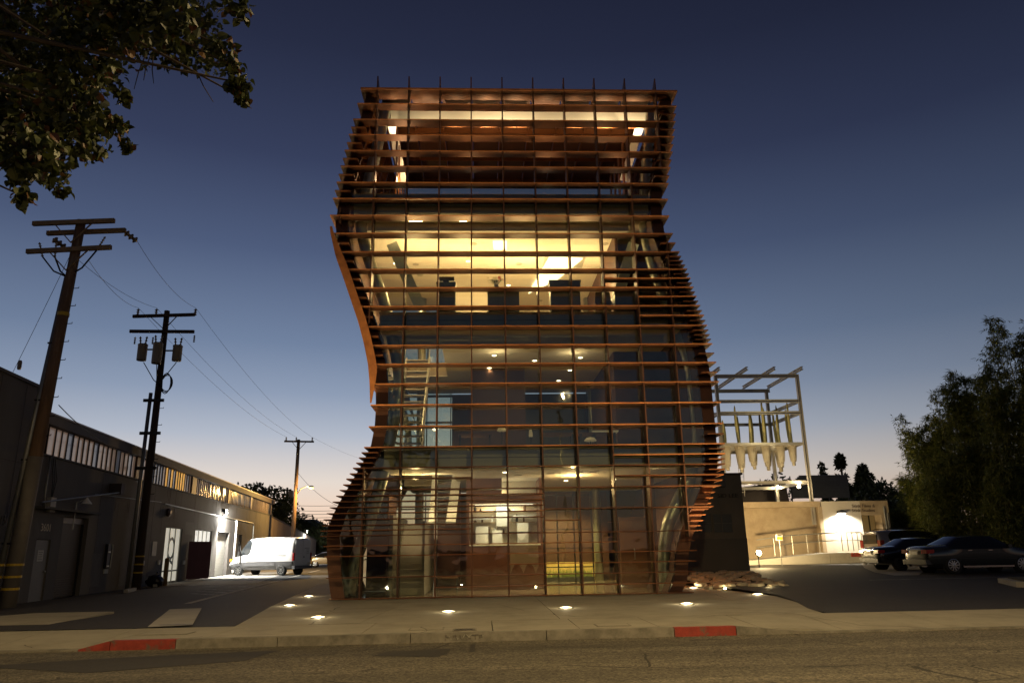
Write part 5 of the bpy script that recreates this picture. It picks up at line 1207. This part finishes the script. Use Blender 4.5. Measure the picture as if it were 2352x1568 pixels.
for (px, py, Y, pw) in ((1787, 1118, 49.6, 60), (1835, 1108, fy0-.2, 25), (1835, 1117, fy0-.2, 25)):
    p = at(px, py, Y); lab = {1118: 'bright small lamp on the rear post of the steel frame', 1108: 'small lamp at the right front post of the frame, upper of two', 1117: 'small lamp at the right front post of the frame, lower of two'}[py]
    e = thing('frame_lamp', lab, 'lamp', tuple(p), 'lamps on the steel frame'); MB().lathe(p, [(.03, -.09), (.10, -.03), (.10, .05), (.03, .1)], 12).build('globe', glow('frame_lamp_glow', (1, .78, .42), 30), e, True)
    MB().bar(p+Vector((0, .05, .08)), p+Vector((0, .3, .12)), .04, .04).build('bracket', dark_metal, e); light('POINT', 'lamp_light', p-Vector((0, .35, .15)), pw, (1, .76, .4), e, size=.08)
ld = thing('ladder', 'thin steel ladder hanging below the pots of the frame', 'ladder', tuple(at(1703, 1140, 46)))
for px in (1695, 1706): MB().tube([at(px, 1052, 46), at(px+5, 1140, 46)], .018, 6).build('rail', steel_f, ld)
for k in range(9): y = 1058+k*9; MB().tube([at(1695+k*.5, y, 46), at(1706+k*.5, y, 46)], .012, 5).build('rung', steel_f, ld)

# stone bed at the foot of the dark studio
stone_m = mat('pale_field_stone', (.34, .30, .23), rough=.9, var=.3, scale=3, bump=.5, bscale=12)
bed = thing('stone_bed', 'mounded bed of pale rough stones beside the tower foot', 'stone bed', (8.7, 27.4, .2))
MB().hexa([(7.2, 25.3, .12), (9.6, 24.7, .12), (10.3, 29.7, .12), (7.4, 29.7, .12), (7.4, 25.6, .26), (9.3, 25.1, .26), (10.1, 29.7, .48), (7.5, 29.7, .48)]).build('mound', mat('dark_soil', (.035, .03, .02)), bed)
rnd = random.Random(31); meshes = []
for v in range(6):
    m = MB(); n = 7; rr = [rnd.uniform(.75, 1.1) for _ in range(n)]
    for zz, sc in ((-.5, .85), (.15, 1.0), (.5, .78)):
        for j in range(n): a_ = 2*math.pi*j/n; m.v.append((rr[j]*sc*math.cos(a_)*.5, rr[j]*sc*math.sin(a_)*.5, zz*.34+rnd.uniform(-.03, .03)))
    for k in range(2):
        for j in range(n): a_ = k*n+j; b_ = k*n+(j+1) % n; m.f.append((a_, b_, b_+n, a_+n))
    m.f.append(tuple(range(2*n, 3*n))); m.f.append(tuple(reversed(range(n)))); meshes.append(m.mesh('stone', stone_m))
for iy in range(11):
    for ix in range(7):
        t = iy/10; y = 25.25+4.3*t+rnd.uniform(-.1, .1)+(-.35 if ix > 3 and iy == 0 else 0); x = 7.35+ix*(2.15+.5*t)/6.0+rnd.uniform(-.1, .1)+(.15 if iy % 2 else 0)
        z = .22+.26*t+rnd.uniform(-.03, .04); s_ = rnd.uniform(.38, .56)
        M = Matrix.Translation((x, y, z)) @ Matrix.Rotation(rnd.uniform(0, 6.3), 4, 'Z') @ Matrix.Rotation(rnd.uniform(-.25, .25), 4, 'X') @ Matrix.Diagonal((s_*rnd.uniform(.9, 1.3), s_*.85, s_*.75, 1))
        inst('stone', meshes[rnd.randrange(6)], bed, Matrix.Translation(-Vector(bed.location)) @ Matrix.Translation(Vector(bed.location)) @ M)
for x, y in ((7.75, 24.95), (9.0, 24.55)):
    MB().lathe((x, y, .16), [(.05, 0), (.05, .05), (.03, .06)], 10).build('bed_light', glow('bed_light_glow', (1, .8, .4), 20), bed); light('POINT', 'bed_glow', (x, y-.12, .30), 6, (1, .78, .36), bed, size=.05)

# ================================================================ VEHICLES
def paint(name, col, rough=.25, coat=1.0, metal=.4): return mat(name, col, rough=rough, coat=coat, metal=metal, var=.02)
car_glass = mat('tinted_car_glass', (.012, .014, .016), rough=.04, var=0, spec=.9)
chrome = mat('chrome_trim', (.6, .6, .6), rough=.15, metal=1, var=.03)
alloy = mat('alloy_rim', (.5, .5, .5), rough=.3, metal=.9, var=.05)
tail = mat('red_tail_lamp', (.35, .015, .015), rough=.15, var=.05, coat=1)
plate_m = mat('number_plate', (.55, .5, .38), rough=.4)
tyre_m = mat('tyre_rubber', (.015, .015, .016), rough=.8, var=.1)
def loft_car(stations, M, root, body_mat, glass_side, glass_top, low_mat=None, low_z=None):
    secs = []
    for (x, zb, zs, zt_, wl2, ws, wt) in stations:
        h = [(wl2*.88, zb), (wl2, zb+.14), (max(wl2, ws)*1.0, (zb+zs)/2+.05), (ws, zs), (wt, zt_-.05), (wt*.72, zt_)]
        ring = [(x, -y, z) for y, z in h]+[(x, 0, zt_+.012)]+[(x, y, z) for y, z in reversed(h)]
        secs.append(ring)
    n = len(secs[0]); parts = {'body': MB(), 'glass': MB(), 'low': MB()}
    allv = [M @ Vector(p) for s in secs for p in s]
    for p in parts.values(): p.v = [tuple(v) for v in allv]
    for i in range(len(secs)-1):
        x0, x1 = stations[i][0], stations[i+1][0]; xm = (x0+x1)/2
        for j in range(n-1):
            f = (i*n+j, (i+1)*n+j, (i+1)*n+j+1, i*n+j+1); jj = min(j, n-2-j)
            k = 'body'
            if jj == 3 and any(a <= xm <= b for a, b in glass_side): k = 'glass'
            if jj in (4, 5) and any(a <= xm <= b for a, b in glass_top): k = 'glass'
            if jj in (0, 1) and low_mat: k = 'low'
            parts[k].f.append(f)
        parts['body'].f.append((i*n+n-1, (i+1)*n+n-1, (i+1)*n, i*n))
    for i, rev in ((0, False), (len(secs)-1, True)):
        r_ = list(range(i*n, (i+1)*n)); parts['body'].f.append(tuple(reversed(r_)) if rev else tuple(r_))
    def fin(mb, name, mt):
        used = sorted({q for f in mb.f for q in f}); ix = {q: t for t, q in enumerate(used)}; mb.v = [mb.v[q] for q in used]; mb.f = [tuple(ix[q] for q in f) for f in mb.f]
        o = mb.build(name, mt, root, True); md = o.modifiers.new('sub', 'SUBSURF'); md.levels = 2; md.render_levels = 2; return o
    fin(parts['body'], 'body', body_mat); fin(parts['glass'], 'windows', car_glass)
    if low_mat: fin(parts['low'], 'lower_cladding', low_mat)
def wheel(M, x, y, r, root, rim_mat, spokes=10, w=.22):
    s = 1 if y > 0 else -1; T = M @ Matrix.Translation((x, y, r)) @ Matrix.Rotation(-s*math.pi/2, 4, 'X')
    pr = [(r*.62, -w*.55), (r*.96, -w*.5), (r, -w*.3), (r, w*.3), (r*.96, w*.5), (r*.70, w*.52), (r*.66, w*.42)]
    m = MB(); m.lathe((0, 0, 0), pr, 24); m.v = [tuple(T @ Vector(v)) for v in m.v]; wo = m.build('wheel', tyre_m, root, True)
    m = MB(); m.lathe((0, 0, 0), [(r*.66, w*.36), (r*.69, w*.53), (r*.64, w*.55), (r*.62, w*.38)], 24)
    for k in range(spokes):
        a_ = 2*math.pi*k/spokes; d = Vector((math.cos(a_), math.sin(a_), 0)); m.bar(d*.04+Vector((0, 0, w*.46)), d*r*.64+Vector((0, 0, w*.44)), r*.12, .02, (0, 0, 1))
    m.lathe((0, 0, w*.40), [(r*.18, 0), (r*.16, .04), (.01, .05)], 12); m.v = [tuple(T @ Vector(v)) for v in m.v]; m.build('rim', rim_mat, wo)
    m = MB(); m.lathe((0, 0, -.03), [(r*1.16, 0), (r*1.16, .045), (r*1.02, .05)], 24); m.v = [tuple(T @ Vector(v)) for v in m.v]; m.build('wheel_arch', black, root)
def mbox(M, name, x0, x1, y0, y1, z0, z1, mt, root):
    m = MB().box(x0, x1, y0, y1, z0, z1); m.v = [tuple(M @ Vector(v)) for v in m.v]; return m.build(name, mt, root)
def place(x, y, z, ang): return Matrix.Translation((x, y, z)) @ Matrix.Rotation(ang, 4, 'Z')
SEDAN = [(0, .42, .78, .98, .72, .74, .62), (.10, .28, .84, 1.04, .84, .86, .70), (.5, .24, .88, 1.07, .89, .91, .76), (.92, .22, .90, 1.10, .90, .92, .76), (1.55, .20, .92, 1.40, .90, .925, .60),
         (2.2, .2, .92, 1.47, .9, .925, .62), (2.9, .2, .92, 1.43, .9, .925, .60), (3.62, .2, .92, 1.06, .9, .92, .74), (4.2, .22, .85, .95, .9, .9, .72), (4.65, .28, .74, .83, .84, .85, .64), (4.85, .42, .62, .68, .66, .7, .5)]
def sedan(x, y, z, ang, label, col_mat, rim, name='parked_car', k=1.0):
    M = place(x, y, z, ang) @ Matrix.Scale(k, 4); e = thing(name, label, 'car', (x, y, z), 'cars in the car park')
    loft_car(SEDAN, M, e, col_mat, [(1.0, 3.55)], [(.92, 1.55), (2.9, 3.62)])
    for xx in (.98, 3.80):
        for yy in (-.80, .80): wheel(M, xx, yy, .335, e, rim)
    for s in (-1, 1):
        mbox(M, 'tail_lamp', -.02, .30, s*.50 if s > 0 else -.86, .86 if s > 0 else -.50, .78, .92, tail, e)
        mbox(M, 'door_mirror', 3.2, 3.35, .93 if s > 0 else -1.08, 1.08 if s > 0 else -.93, .95, 1.08, col_mat, e)
        mbox(M, 'exhaust', -.03, .1, s*.5-.06, s*.5+.06, .27, .32, chrome, e)
        mbox(M, 'sill', 1.35, 3.42, s*.90-.015, s*.90+.015, .24, .30, chrome, e)
    for xx in (1.62, 2.45): mbox(M, 'door_handle', xx, xx+.16, -.955, -.925, .86, .885, chrome, e)
    mbox(M, 'number_plate', -.035, .02, -.26, .26, .74, .87, plate_m, e)
    mbox(M, 'rear_bumper', -.06, .2, -.80, .80, .36, .55, col_mat, e); mbox(M, 'boot_strip', -.025, .05, -.5, .5, .90, .93, chrome, e)
    for s in (-1, 1): mbox(M, 'headlamp', 4.5, 4.78, s*.5 if s > 0 else -.8, .8 if s > 0 else -.5, .62, .72, chrome, e)
    return e
grey_p = paint('dark_metallic_paint', (.045, .05, .052)); black_p = paint('black_car_paint', (.012, .012, .014)); silver_p = paint('silver_car_paint', (.42, .39, .36), metal=.6); white_c = paint('white_van_paint', (.80, .80, .79), metal=0, rough=.35)
w0 = gnd(2193, 1319, .27)
sedan(w0.x-.98, w0.y+.86, lot_z(w0.y+.8), R(1.5), 'dark grey sedan nearest the street in the car park', grey_p, alloy)
sedan(w0.x-1.15, w0.y+4.2, lot_z(w0.y+4), R(1.5), 'black saloon between the grey sedan and the silver estate car', black_p, dark_metal, k=.95)
# silver people carrier
MV = [(0, .40, .95, 1.62, .80, .84, .60), (.08, .28, 1.0, 1.70, .88, .92, .66), (.5, .24, 1.02, 1.74, .92, .95, .68), (1.4, .22, 1.03, 1.77, .92, .96, .70), (2.6, .22, 1.03, 1.75, .92, .96, .70), (3.2, .22, 1.02, 1.62, .92, .95, .68), (3.95, .22, 1.0, 1.12, .92, .94, .74), (4.4, .25, .92, 1.0, .9, .9, .7), (4.75, .3, .8, .86, .84, .84, .6), (4.9, .45, .68, .72, .7, .7, .5)]
sv = at(2004, 1280, 40.6); M = place(sv.x, 40.6, lot_z(40), R(6)); e = thing('parked_car', 'silver estate car with roof rails, farthest of the parked cars', 'car', (sv.x, 40.6, lot_z(40)), 'cars in the car park')
loft_car(MV, M, e, silver_p, [(.55, 3.9)], [(3.2, 3.95)])
for xx in (1.0, 3.9):
    for yy in (-.84, .84): wheel(M, xx, yy, .35, e, alloy)
mbox(M, 'rear_window', -.03, .03, -.60, .60, 1.06, 1.52, car_glass, e); mbox(M, 'number_plate', -.045, .02, -.24, .24, .78, .92, plate_m, e); mbox(M, 'rear_bumper', -.1, .15, -.86, .86, .36, .62, silver_p, e)
for s in (-1, 1):
    mbox(M, 'tail_lamp', -.03, .2, s*.66 if s > 0 else -.9, .9 if s > 0 else -.66, .85, 1.25, tail, e)
    m = MB().tube([M @ Vector((.6, s*.60, 1.74)), M @ Vector((.8, s*.60, 1.83)), M @ Vector((2.7, s*.60, 1.82)), M @ Vector((2.9, s*.60, 1.72))], .022, 6); m.build('roof_rail', dark_metal, e)
# white delivery van
VAN = [(0, .50, 1.25, 2.32, .92, .96, .82), (.05, .40, 1.3, 2.42, .97, 1.0, .86), (.5, .36, 1.35, 2.48, .98, 1.02, .88), (2.2, .36, 1.35, 2.51, .98, 1.02, .89), (3.5, .36, 1.35, 2.47, .98, 1.02, .88), (3.95, .36, 1.34, 2.36, .98, 1.01, .84), (4.45, .36, 1.28, 1.88, .98, 1.0, .80), (4.85, .36, 1.18, 1.34, .97, .98, .78), (5.25, .38, 1.0, 1.12, .93, .93, .70), (5.48, .42, .80, .88, .82, .82, .58), (5.55, .5, .68, .72, .7, .7, .5)]
hd = math.atan2(.40, -.91); vc = at(618, 1300, 55.0); M = place(vc.x, 55.0, .035, hd) @ Matrix.Scale(1.0, 4) @ Matrix.Translation((-2.72, 0, 0)); van = thing('delivery_van', 'white high-roofed delivery van parked nose-in at the lit shutters', 'van', (vc.x, 55.0, .03))
clad = mat('grey_plastic_cladding', (.10, .10, .105), rough=.6)
loft_car(VAN, M, van, white_c, [(3.6, 4.85)], [(3.95, 4.85)], clad)
for xx in (.95, 4.55):
    for yy in (-.88, .88): wheel(M, xx, yy, .36, van, alloy, 8)
for s in (-1, 1):
    mbox(M, 'tail_lamp', -.03, .06, s*.86 if s > 0 else -1.0, 1.0 if s > 0 else -.86, .95, 1.45, tail, van)
    mbox(M, 'rear_door', -.025, -.002, .015 if s > 0 else -.83, .83 if s > 0 else -.015, .62, 2.28, white_c, van)
    mbox(M, 'door_mirror', 4.35, 4.5, 1.03 if s > 0 else -1.2, 1.2 if s > 0 else -1.03, 1.3, 1.6, black, van)
    mbox(M, 'headlamp', 5.12, 5.36, s*.62 if s > 0 else -.92, .92 if s > 0 else -.62, .92, 1.12, mat('amber_lamp', (.5, .2, .03), rough=.2), van)
    mbox(M, 'side_moulding', 1.5, 4.0, s*1.0-.02, s*1.0+.02, .62, .80, clad, van)
mbox(M, 'rear_bumper', -.12, .1, -.95, .95, .42, .62, clad, van); mbox(M, 'number_plate', -.135, -.12, -.75, -.45, .68, .82, plate_m, van); mbox(M, 'door_handle', -.045, -.025, -.2, -.05, 1.15, 1.2, black, van)
for s in (-1, 1):
    for xx in (2.05, 3.42, 4.42): mbox(M, 'panel_seam', xx, xx+.018, s*1.012-.006, s*1.012+.006, .85, 2.0, clad, van)
    mbox(M, 'door_handle', 3.5, 3.68, s*1.02-.015, s*1.02+.015, 1.12, 1.16, black, van)
    mbox(M, 'slide_rail', .6, 2.0, s*1.015-.008, s*1.015+.008, 1.28, 1.31, clad, van)
for k in range(4): mbox(M, 'door_lettering', -.031, -.026, -.70, -.70+(.30 if k else .5), 1.72-.11*k, 1.78-.11*k, mat('grey_print', (.45, .44, .42)), van)
sedan(at(712, 1290, 82).x, 80, .05, R(8), 'pale car half hidden behind the white van', paint('sand_car_paint', (.5, .42, .28)), alloy)
bpy.data.objects[[o.name for o in SC.objects if o.get('label', '').startswith('pale car half')][0]]['group'] = 'cars behind the van'

# ================================================================ PLANTING
def leaf_mat(name, lo, hi, rough=.5):
    m = bpy.data.materials.new(name); m.use_nodes = True; t = m.node_tree; n = t.nodes; l = t.links; b = n['Principled BSDF']; b.inputs['Roughness'].default_value = rough
    g = n.new('ShaderNodeNewGeometry'); r_ = n.new('ShaderNodeValToRGB'); r_.color_ramp.elements[0].color = (*lo, 1); r_.color_ramp.elements[1].color = (*hi, 1); l.new(g.outputs['Random Per Island'], r_.inputs[0]); l.new(r_.outputs[0], b.inputs['Base Color'])
    tr = n.new('ShaderNodeBsdfTranslucent'); l.new(r_.outputs[0], tr.inputs[0]); mx = n.new('ShaderNodeMixShader'); mx.inputs[0].default_value = .22; l.new(b.outputs[0], mx.inputs[1]); l.new(tr.outputs[0], mx.inputs[2]); l.new(mx.outputs[0], n['Material Output'].inputs[0])
    MATS[name] = m; return m
bamboo_leaf = leaf_mat('bamboo_leaf', (.05, .085, .018), (.27, .27, .06))
tree_leaf = leaf_mat('dark_tree_leaf', (.02, .03, .012), (.06, .075, .025))
broad_leaf = leaf_mat('broad_leaf', (.018, .025, .008), (.08, .095, .024))
red_leaf = leaf_mat('turning_leaf', (.09, .03, .015), (.16, .09, .03))
culm_m = mat('bamboo_culm', (.12, .12, .04), rough=.5, var=.2); bark = mat('brown_bark', (.07, .05, .035), rough=.9, var=.3, scale=6, bump=.5, bscale=20)
def leaf(m, p, d, n, L, w):                           # pointed leaf folded along its midrib
    d = d.normalized(); s = d.cross(n)
    if s.length < 1e-4: s = d.cross(Vector((.3, .5, .8)))
    s = s.normalized()*w/2; up = s.cross(d).normalized()*w*.18; i = len(m.v)
    m.v += [tuple(p), tuple(p+d*L*.45+s+up), tuple(p+d*L), tuple(p+d*L*.45-s+up), tuple(p+d*L*.5)]
    m.f += [(i, i+1, i+4), (i+1, i+2, i+4), (i+2, i+3, i+4), (i+3, i, i+4)]
def curled(m, p, d, n, L, w, c):                      # broad leaf, folded on its midrib and drooping at the tip
    d = d.normalized(); s = d.cross(n)
    if s.length < 1e-4: s = d.cross(Vector((.3, .5, .8)))
    s = s.normalized(); up = s.cross(d).normalized(); i = len(m.v)
    for t, hw in ((0, .02), (.2, .40), (.45, .5), (.72, .34), (1, 0)):
        q = p+d*L*t*(1-.18*c*t)-up*L*c*t*t*.6
        if hw == 0: m.v.append(tuple(q))
        else: m.v += [tuple(q-s*w*hw+up*w*hw*.45), tuple(q), tuple(q+s*w*hw+up*w*hw*.45)]
    for k in range(3):
        a = i+3*k; m.f += [(a, a+1, a+4, a+3), (a+1, a+2, a+5, a+4)]
    a = i+9; m.f += [(a, a+1, a+3), (a+1, a+2, a+3)]
def rvec(r): 
    while True:
        v = Vector((r.uniform(-1, 1), r.uniform(-1, 1), r.uniform(-1, 1)))
        if .01 < v.length < 1: return v
def bamboo(px, py, Y, label, seed, nc=9, spread=1.3, nl=3600, base=None):
    r = random.Random(seed); top = at(px, py, Y); b = Vector((top.x+r.uniform(-.3, .6), Y+.3, (lot_z(Y) if base is None else base))); H = top.z-b.z
    e = thing('bamboo_plant', label, 'bamboo', tuple(b), 'bamboo along the car park'); m = MB(); paths = []
    for k in range(nc):
        a = r.uniform(0, 6.28); tip = Vector((top.x+math.cos(a)*spread*r.uniform(.15, 1.0), Y+math.sin(a)*spread*.8*r.uniform(.2, 1), top.z*1.0-H*r.uniform(0, .30) if k else top.z)); b0 = b+Vector((math.cos(a)*.35, math.sin(a)*.35, 0)); out = Vector((math.cos(a), math.sin(a), 0))*spread*.35
        P = [b0.lerp(tip, t)+out*(-math.sin(t*3.14)*.3)+Vector((0, 0, -.25*max(0, t-.8)*5*r.uniform(0, .8))) for t in (0, .25, .5, .7, .85, .95, 1)]
        paths.append(P); m.tube(P, [.035, .033, .028, .02, .012, .008, .004], 5)
    m.build('culms', culm_m, e); m = MB()
    for i in range(nl):
        P = paths[r.randrange(nc)]; t = r.random()**.9*.97+.03; f = t*(len(P)-1); k = min(int(f), len(P)-2); c = P[k].lerp(P[k+1], f-k)
        rad = (.10+.55*math.sin(min(1, (1-t)*1.6+.08)*1.57)); q = rvec(r)*rad; c = c+Vector((q.x, q.y, q.z*.8-.1*q.length))
        dirc = Vector((r.gauss(0, .6)+q.x, r.gauss(0, .6)+q.y, r.gauss(-.25, .35)))
        for _ in range(r.choice((4, 6, 7))):
            c = c+Vector((r.gauss(0, .05), r.gauss(0, .05), r.gauss(-.01, .04))); d = dirc+Vector((r.gauss(0, .5), r.gauss(0, .5), r.gauss(-.15, .35))); leaf(m, c, d, Vector((r.gauss(0, .5), r.gauss(0, .5), 1)), r.uniform(.22, .40), r.uniform(.036, .06))
    o = m.build('foliage', bamboo_leaf, e)
bl = [(2108, 950, 45, 'leftmost slender bamboo, its pale tips rising beside the sunset sky'), (2136, 945, 44, 'upright bamboo next to the leftmost slender one'), (2178, 850, 43, 'bamboo with a long tip arching left against the sky'),
      (2215, 880, 42, 'dense bamboo below the arching tip'), (2248, 775, 41, 'tall bamboo with feathery top, second from the right edge'), (2318, 718, 39, 'tallest bamboo near the right edge of the photo'),
      (2370, 735, 38, 'bamboo cut by the right edge of the photo behind the tallest one'), (2290, 860, 37, 'bamboo with yellow lit leaves behind the grey sedan'), (2350, 900, 36, 'dark bamboo at the right edge above the grey sedan'),
      (2150, 1040, 40, 'low dark bamboo behind the black saloon'), (2225, 1010, 38.5, 'dark mid-height bamboo above the sedan roof'), (2105, 1090, 46, 'low bamboo behind the silver estate car'), (2075, 1150, 49, 'lowest bamboo beside the film studio'),
      (2400, 850, 34, 'nearest bamboo at the far right edge'), (2300, 1060, 35.5, 'short bamboo behind the grey sedan bonnet')]
for i, (px, py, Y, lab) in enumerate(bl): bamboo(px, py, Y, lab, 100+i, 13, 1.3, 2300)

def crown_tree(name, px, py, Y, w, label, seed, mtl, dens=1500, shape='round', base=0, cat='tree', group=None, leafL=.45):
    r = random.Random(seed); top = at(px, py, Y); H = top.z-base; e = thing(name, label, cat, (top.x, Y, base), group)
    MB().tube([(top.x, Y, base), (top.x+.1, Y, base+H*.5), (top.x, Y, base+H*.9)], [w*.10+.08, w*.06+.05, .04], 8).build('trunk', bark, e)
    m = MB(); mt2 = MB()
    clumps = []
    for k in range(42):
        if shape == 'cone': t = r.random(); c = Vector((top.x+r.uniform(-1, 1)*w*(1-t)*.9, Y+r.uniform(-1, 1)*w*(1-t)*.9, base+H*(.08+.88*t**.9))); rad = w*(1-t)*.45+.25
        else: q = rvec(r); c = Vector((top.x+q.x*w, Y+q.y*w, base+H*.62+q.z*H*.33)); rad = w*r.uniform(.25, .45)
        clumps.append((c, rad)); mt2.tube([(top.x, Y, base+H*.4), c], [.05, .02], 4)
    for i in range(int(dens*2.2)):
        c, rad = clumps[r.randrange(len(clumps))]; q = rvec(r); q = q.normalized()*q.length**.5; leaf(m, c+q*rad, rvec(r)+Vector((0, 0, .1)), rvec(r), leafL*r.uniform(.6, 1.2), leafL*.5)
    m.build('crown', mtl, e); mt2.build('limbs', bark, e)
def palm(px, py, Y, label, seed, base=0, L=2.2, n=34):
    r = random.Random(seed); top = at(px, py, Y); e = thing('palm_tree', label, 'palm', (top.x, Y, base)); cz = top.z-L*.75
    MB().tube([(top.x, Y, base), (top.x, Y, cz)], [.35, .28], 8).build('trunk', bark, e); m = MB()
    for k in range(n):
        a = 2*math.pi*k/n+r.uniform(-.1, .1); el_ = r.uniform(-.3, 1.25); d = Vector((math.cos(a)*math.cos(el_), math.sin(a)*math.cos(el_), math.sin(el_))); P = [Vector((top.x, Y, cz))+d*L*t+Vector((0, 0, -.55*L*t*t)) for t in (0, .25, .5, .75, 1)]
        for p0, p1 in zip(P, P[1:]):
            for f in (0, .2, .4, .6, .8):
                c = p0.lerp(p1, f); dd = (p1-p0).normalized(); s = dd.cross(Vector((0, 0, 1))).normalized()
                for sg in (-1, 1): leaf(m, c, s*sg+dd*.9+Vector((0, 0, -.15)), Vector((0, 0, 1)), L*.26, L*.035)
    m.build('fronds', tree_leaf, e)
crown_tree('far_tree', 1886, 1055, 78, .7, 'thin dark cypress behind the plant screen, leftmost of the far trees', 1, tree_leaf, 700, 'cone', group='trees beyond the studios')
crown_tree('far_tree', 1928, 1040, 76, 1.9, 'tall ragged conifer behind the right end of the plant screen', 2, tree_leaf, 1800, 'cone', group='trees beyond the studios')
crown_tree('far_tree', 1978, 1062, 74, 2.6, 'dark conifer with a rounded shoulder behind the studio lettering', 3, tree_leaf, 2200, 'cone', group='trees beyond the studios')
crown_tree('far_tree', 2012, 1110, 72, 2.6, 'bushy dark tree left of the palm', 4, tree_leaf, 2000, group='trees beyond the studios')
crown_tree('far_tree', 1960, 1150, 66, 3.2, 'broad low dark tree right behind the film studio', 5, tree_leaf, 2200, group='trees beyond the studios')
crown_tree('far_tree', 2040, 1160, 64, 3.4, 'broad dark tree below the palm', 6, tree_leaf, 2400, group='trees beyond the studios')
crown_tree('far_tree', 2085, 1130, 62, 2.4, 'dark tree between the palm and the bamboo', 7, tree_leaf, 1800, group='trees beyond the studios')
crown_tree('far_tree', 1775, 1085, 62, 1.9, 'sparse leafy tree seen through the foot of the steel frame', 8, tree_leaf, 420, group='trees beyond the studios', leafL=.4)
palm(2052, 1095, 70, 'palm with spiky fronds right of the far conifers', 5, L=2.6)
crown_tree('far_tree', 597, 1118, 100, 4.2, 'round dark tree rising behind the warehouse roof', 11, tree_leaf, 2600, group='trees behind the warehouse', leafL=.6)
crown_tree('far_tree', 640, 1165, 105, 2.4, 'small dark tree at the end of the warehouse roof', 12, tree_leaf, 1300, group='trees behind the warehouse', leafL=.5)
crown_tree('far_tree', 730, 1200, 120, 4.0, 'low dark tree behind the far flood light', 13, tree_leaf, 1500, group='trees behind the warehouse', leafL=.6)
palm(692, 1163, 118, 'palm behind the brown lamp pole', 9, L=3.4)
# low roofs far behind
fr_ = thing('far_house', 'low dark pitched roof on the horizon beside the far palm', 'house', (at(668, 1215, 125).x, 125, 0))
a = at(640, 1200, 125); b = at(740, 1212, 125); MB().box(a.x, b.x, 125, 133, 0, a.z-1.0).build('wall', tan, fr_)
MB().hexa([(a.x-.5, 124.5, a.z-1.0), (b.x+.5, 124.5, a.z-1.0), (b.x+.5, 133.5, a.z-1.0), (a.x-.5, 133.5, a.z-1.0), (a.x+2, 128, a.z+.6), (b.x-2, 128, a.z+.6), (b.x-2, 130, a.z+.6), (a.x+2, 130, a.z+.6)]).build('roof', fascia, fr_)
fh = thing('far_house', 'long dark building closing the view behind the car park', 'house', (35, 95, 0))
MB().box(12, 75, 92, 104, 0, 3.4).build('wall', sid_wall, fh); MB().box(11.5, 75.5, 91.5, 104.5, 3.4, 3.7).build('roof', fascia, fh)
fh = thing('far_house', 'low dark building closing the end of the alley', 'house', (-14, 140, 0))
MB().box(-40, 8, 138, 150, 0, 3.0).build('wall', sid_wall, fh); MB().box(-40.5, 8.5, 137.5, 150.5, 3.0, 3.3).build('roof', fascia, fh)

# ---- street tree whose branches hang into the top left corner
r = random.Random(77); root = Vector((-7.4, 3.6, .1))
stree = thing('street_tree', 'broad-leaved street tree hanging into the top left corner', 'tree', tuple(root))
MB().tube([root, root+Vector((.1, .1, 2.2)), root+Vector((.5, .4, 4.6)), root+Vector((.9, .8, 7.2))], [.26, .2, .15, .06], 12).build('trunk', bark, stree, True)
clus = [(40, 40, 120), (150, 30, 110), (270, 25, 95), (380, 30, 85), (465, 45, 60), (545, 15, 34), (60, 150, 115), (180, 130, 90), (300, 105, 60), (400, 115, 55), (470, 125, 52), (515, 110, 36), (530, 150, 28), (548, 190, 28), (557, 225, 14), (70, 255, 100), (170, 240, 75), (215, 275, 48), (285, 215, 16), (265, 285, 26), (290, 330, 18), (60, 345, 72), (150, 335, 62), (215, 335, 36), (45, 400, 30), (125, 400, 36), (145, 440, 14), (52, 450, 20), (10, 120, 90), (10, 260, 90), (100, 210, 80), (250, 170, 40), (265, 65, 70), (435, 85, 50), (20, 330, 60)]
lm = MB(); lr = MB(); bm = MB(); hub = [root+Vector((.5, .4, 4.6)), root+Vector((.9, .8, 6.4))]
extra = [(-120, 60, 150), (-160, 240, 130), (-60, -120, 160), (150, -140, 150), (330, -130, 130), (-250, -60, 160)]
for ci, (cx, cy_, cr) in enumerate(clus+extra):
    Yc = r.uniform(4.6, 7.2) if cx > 60 or cy_ < 200 else r.uniform(3.8, 5.5); c = at(cx, cy_, Yc); rad = cr/1730*Yc*1.05
    h = hub[0] if c.z < 5 else hub[1]; mid = h.lerp(c, .55)+Vector((0, 0, .35)); bm.tube([h, mid, c], [.05, .025, .006], 6)
    nl = int(36+.040*cr*cr)
    for k in range(max(5, cr//7)):                  # twigs inside the clump
        q = rvec(r)*rad; bm.tube([c, c+q*.9], [.008, .003], 4, False)
    for i in range(nl):
        q = rvec(r); p = c+q*rad; d = Vector((r.gauss(0, .7), r.gauss(0, .7), r.gauss(-.7, .5))); L_ = r.choice((r.uniform(.035, .06), r.uniform(.05, .085), r.uniform(.05, .085), r.uniform(.075, .105))); n_ = rvec(r)
        curled(lr if r.random() < .08 else lm, p, d, n_, L_, L_*r.uniform(.62, .9), r.uniform(.15, .7))
for (x0, y0, x1, y1) in ((335, 125, 308, 205), (345, 130, 330, 185), (352, 130, 353, 192), (450, 160, 490, 235), (556, 225, 578, 250)):
    bm.tube([at(x0, y0, 6), at((x0+x1)/2-3, (y0+y1)/2, 6), at(x1, y1, 6)], [.006, .005, .003], 5)
bm.build('branches', bark, stree); lm.build('foliage', broad_leaf, stree); lr.build('turning_foliage', red_leaf, stree)
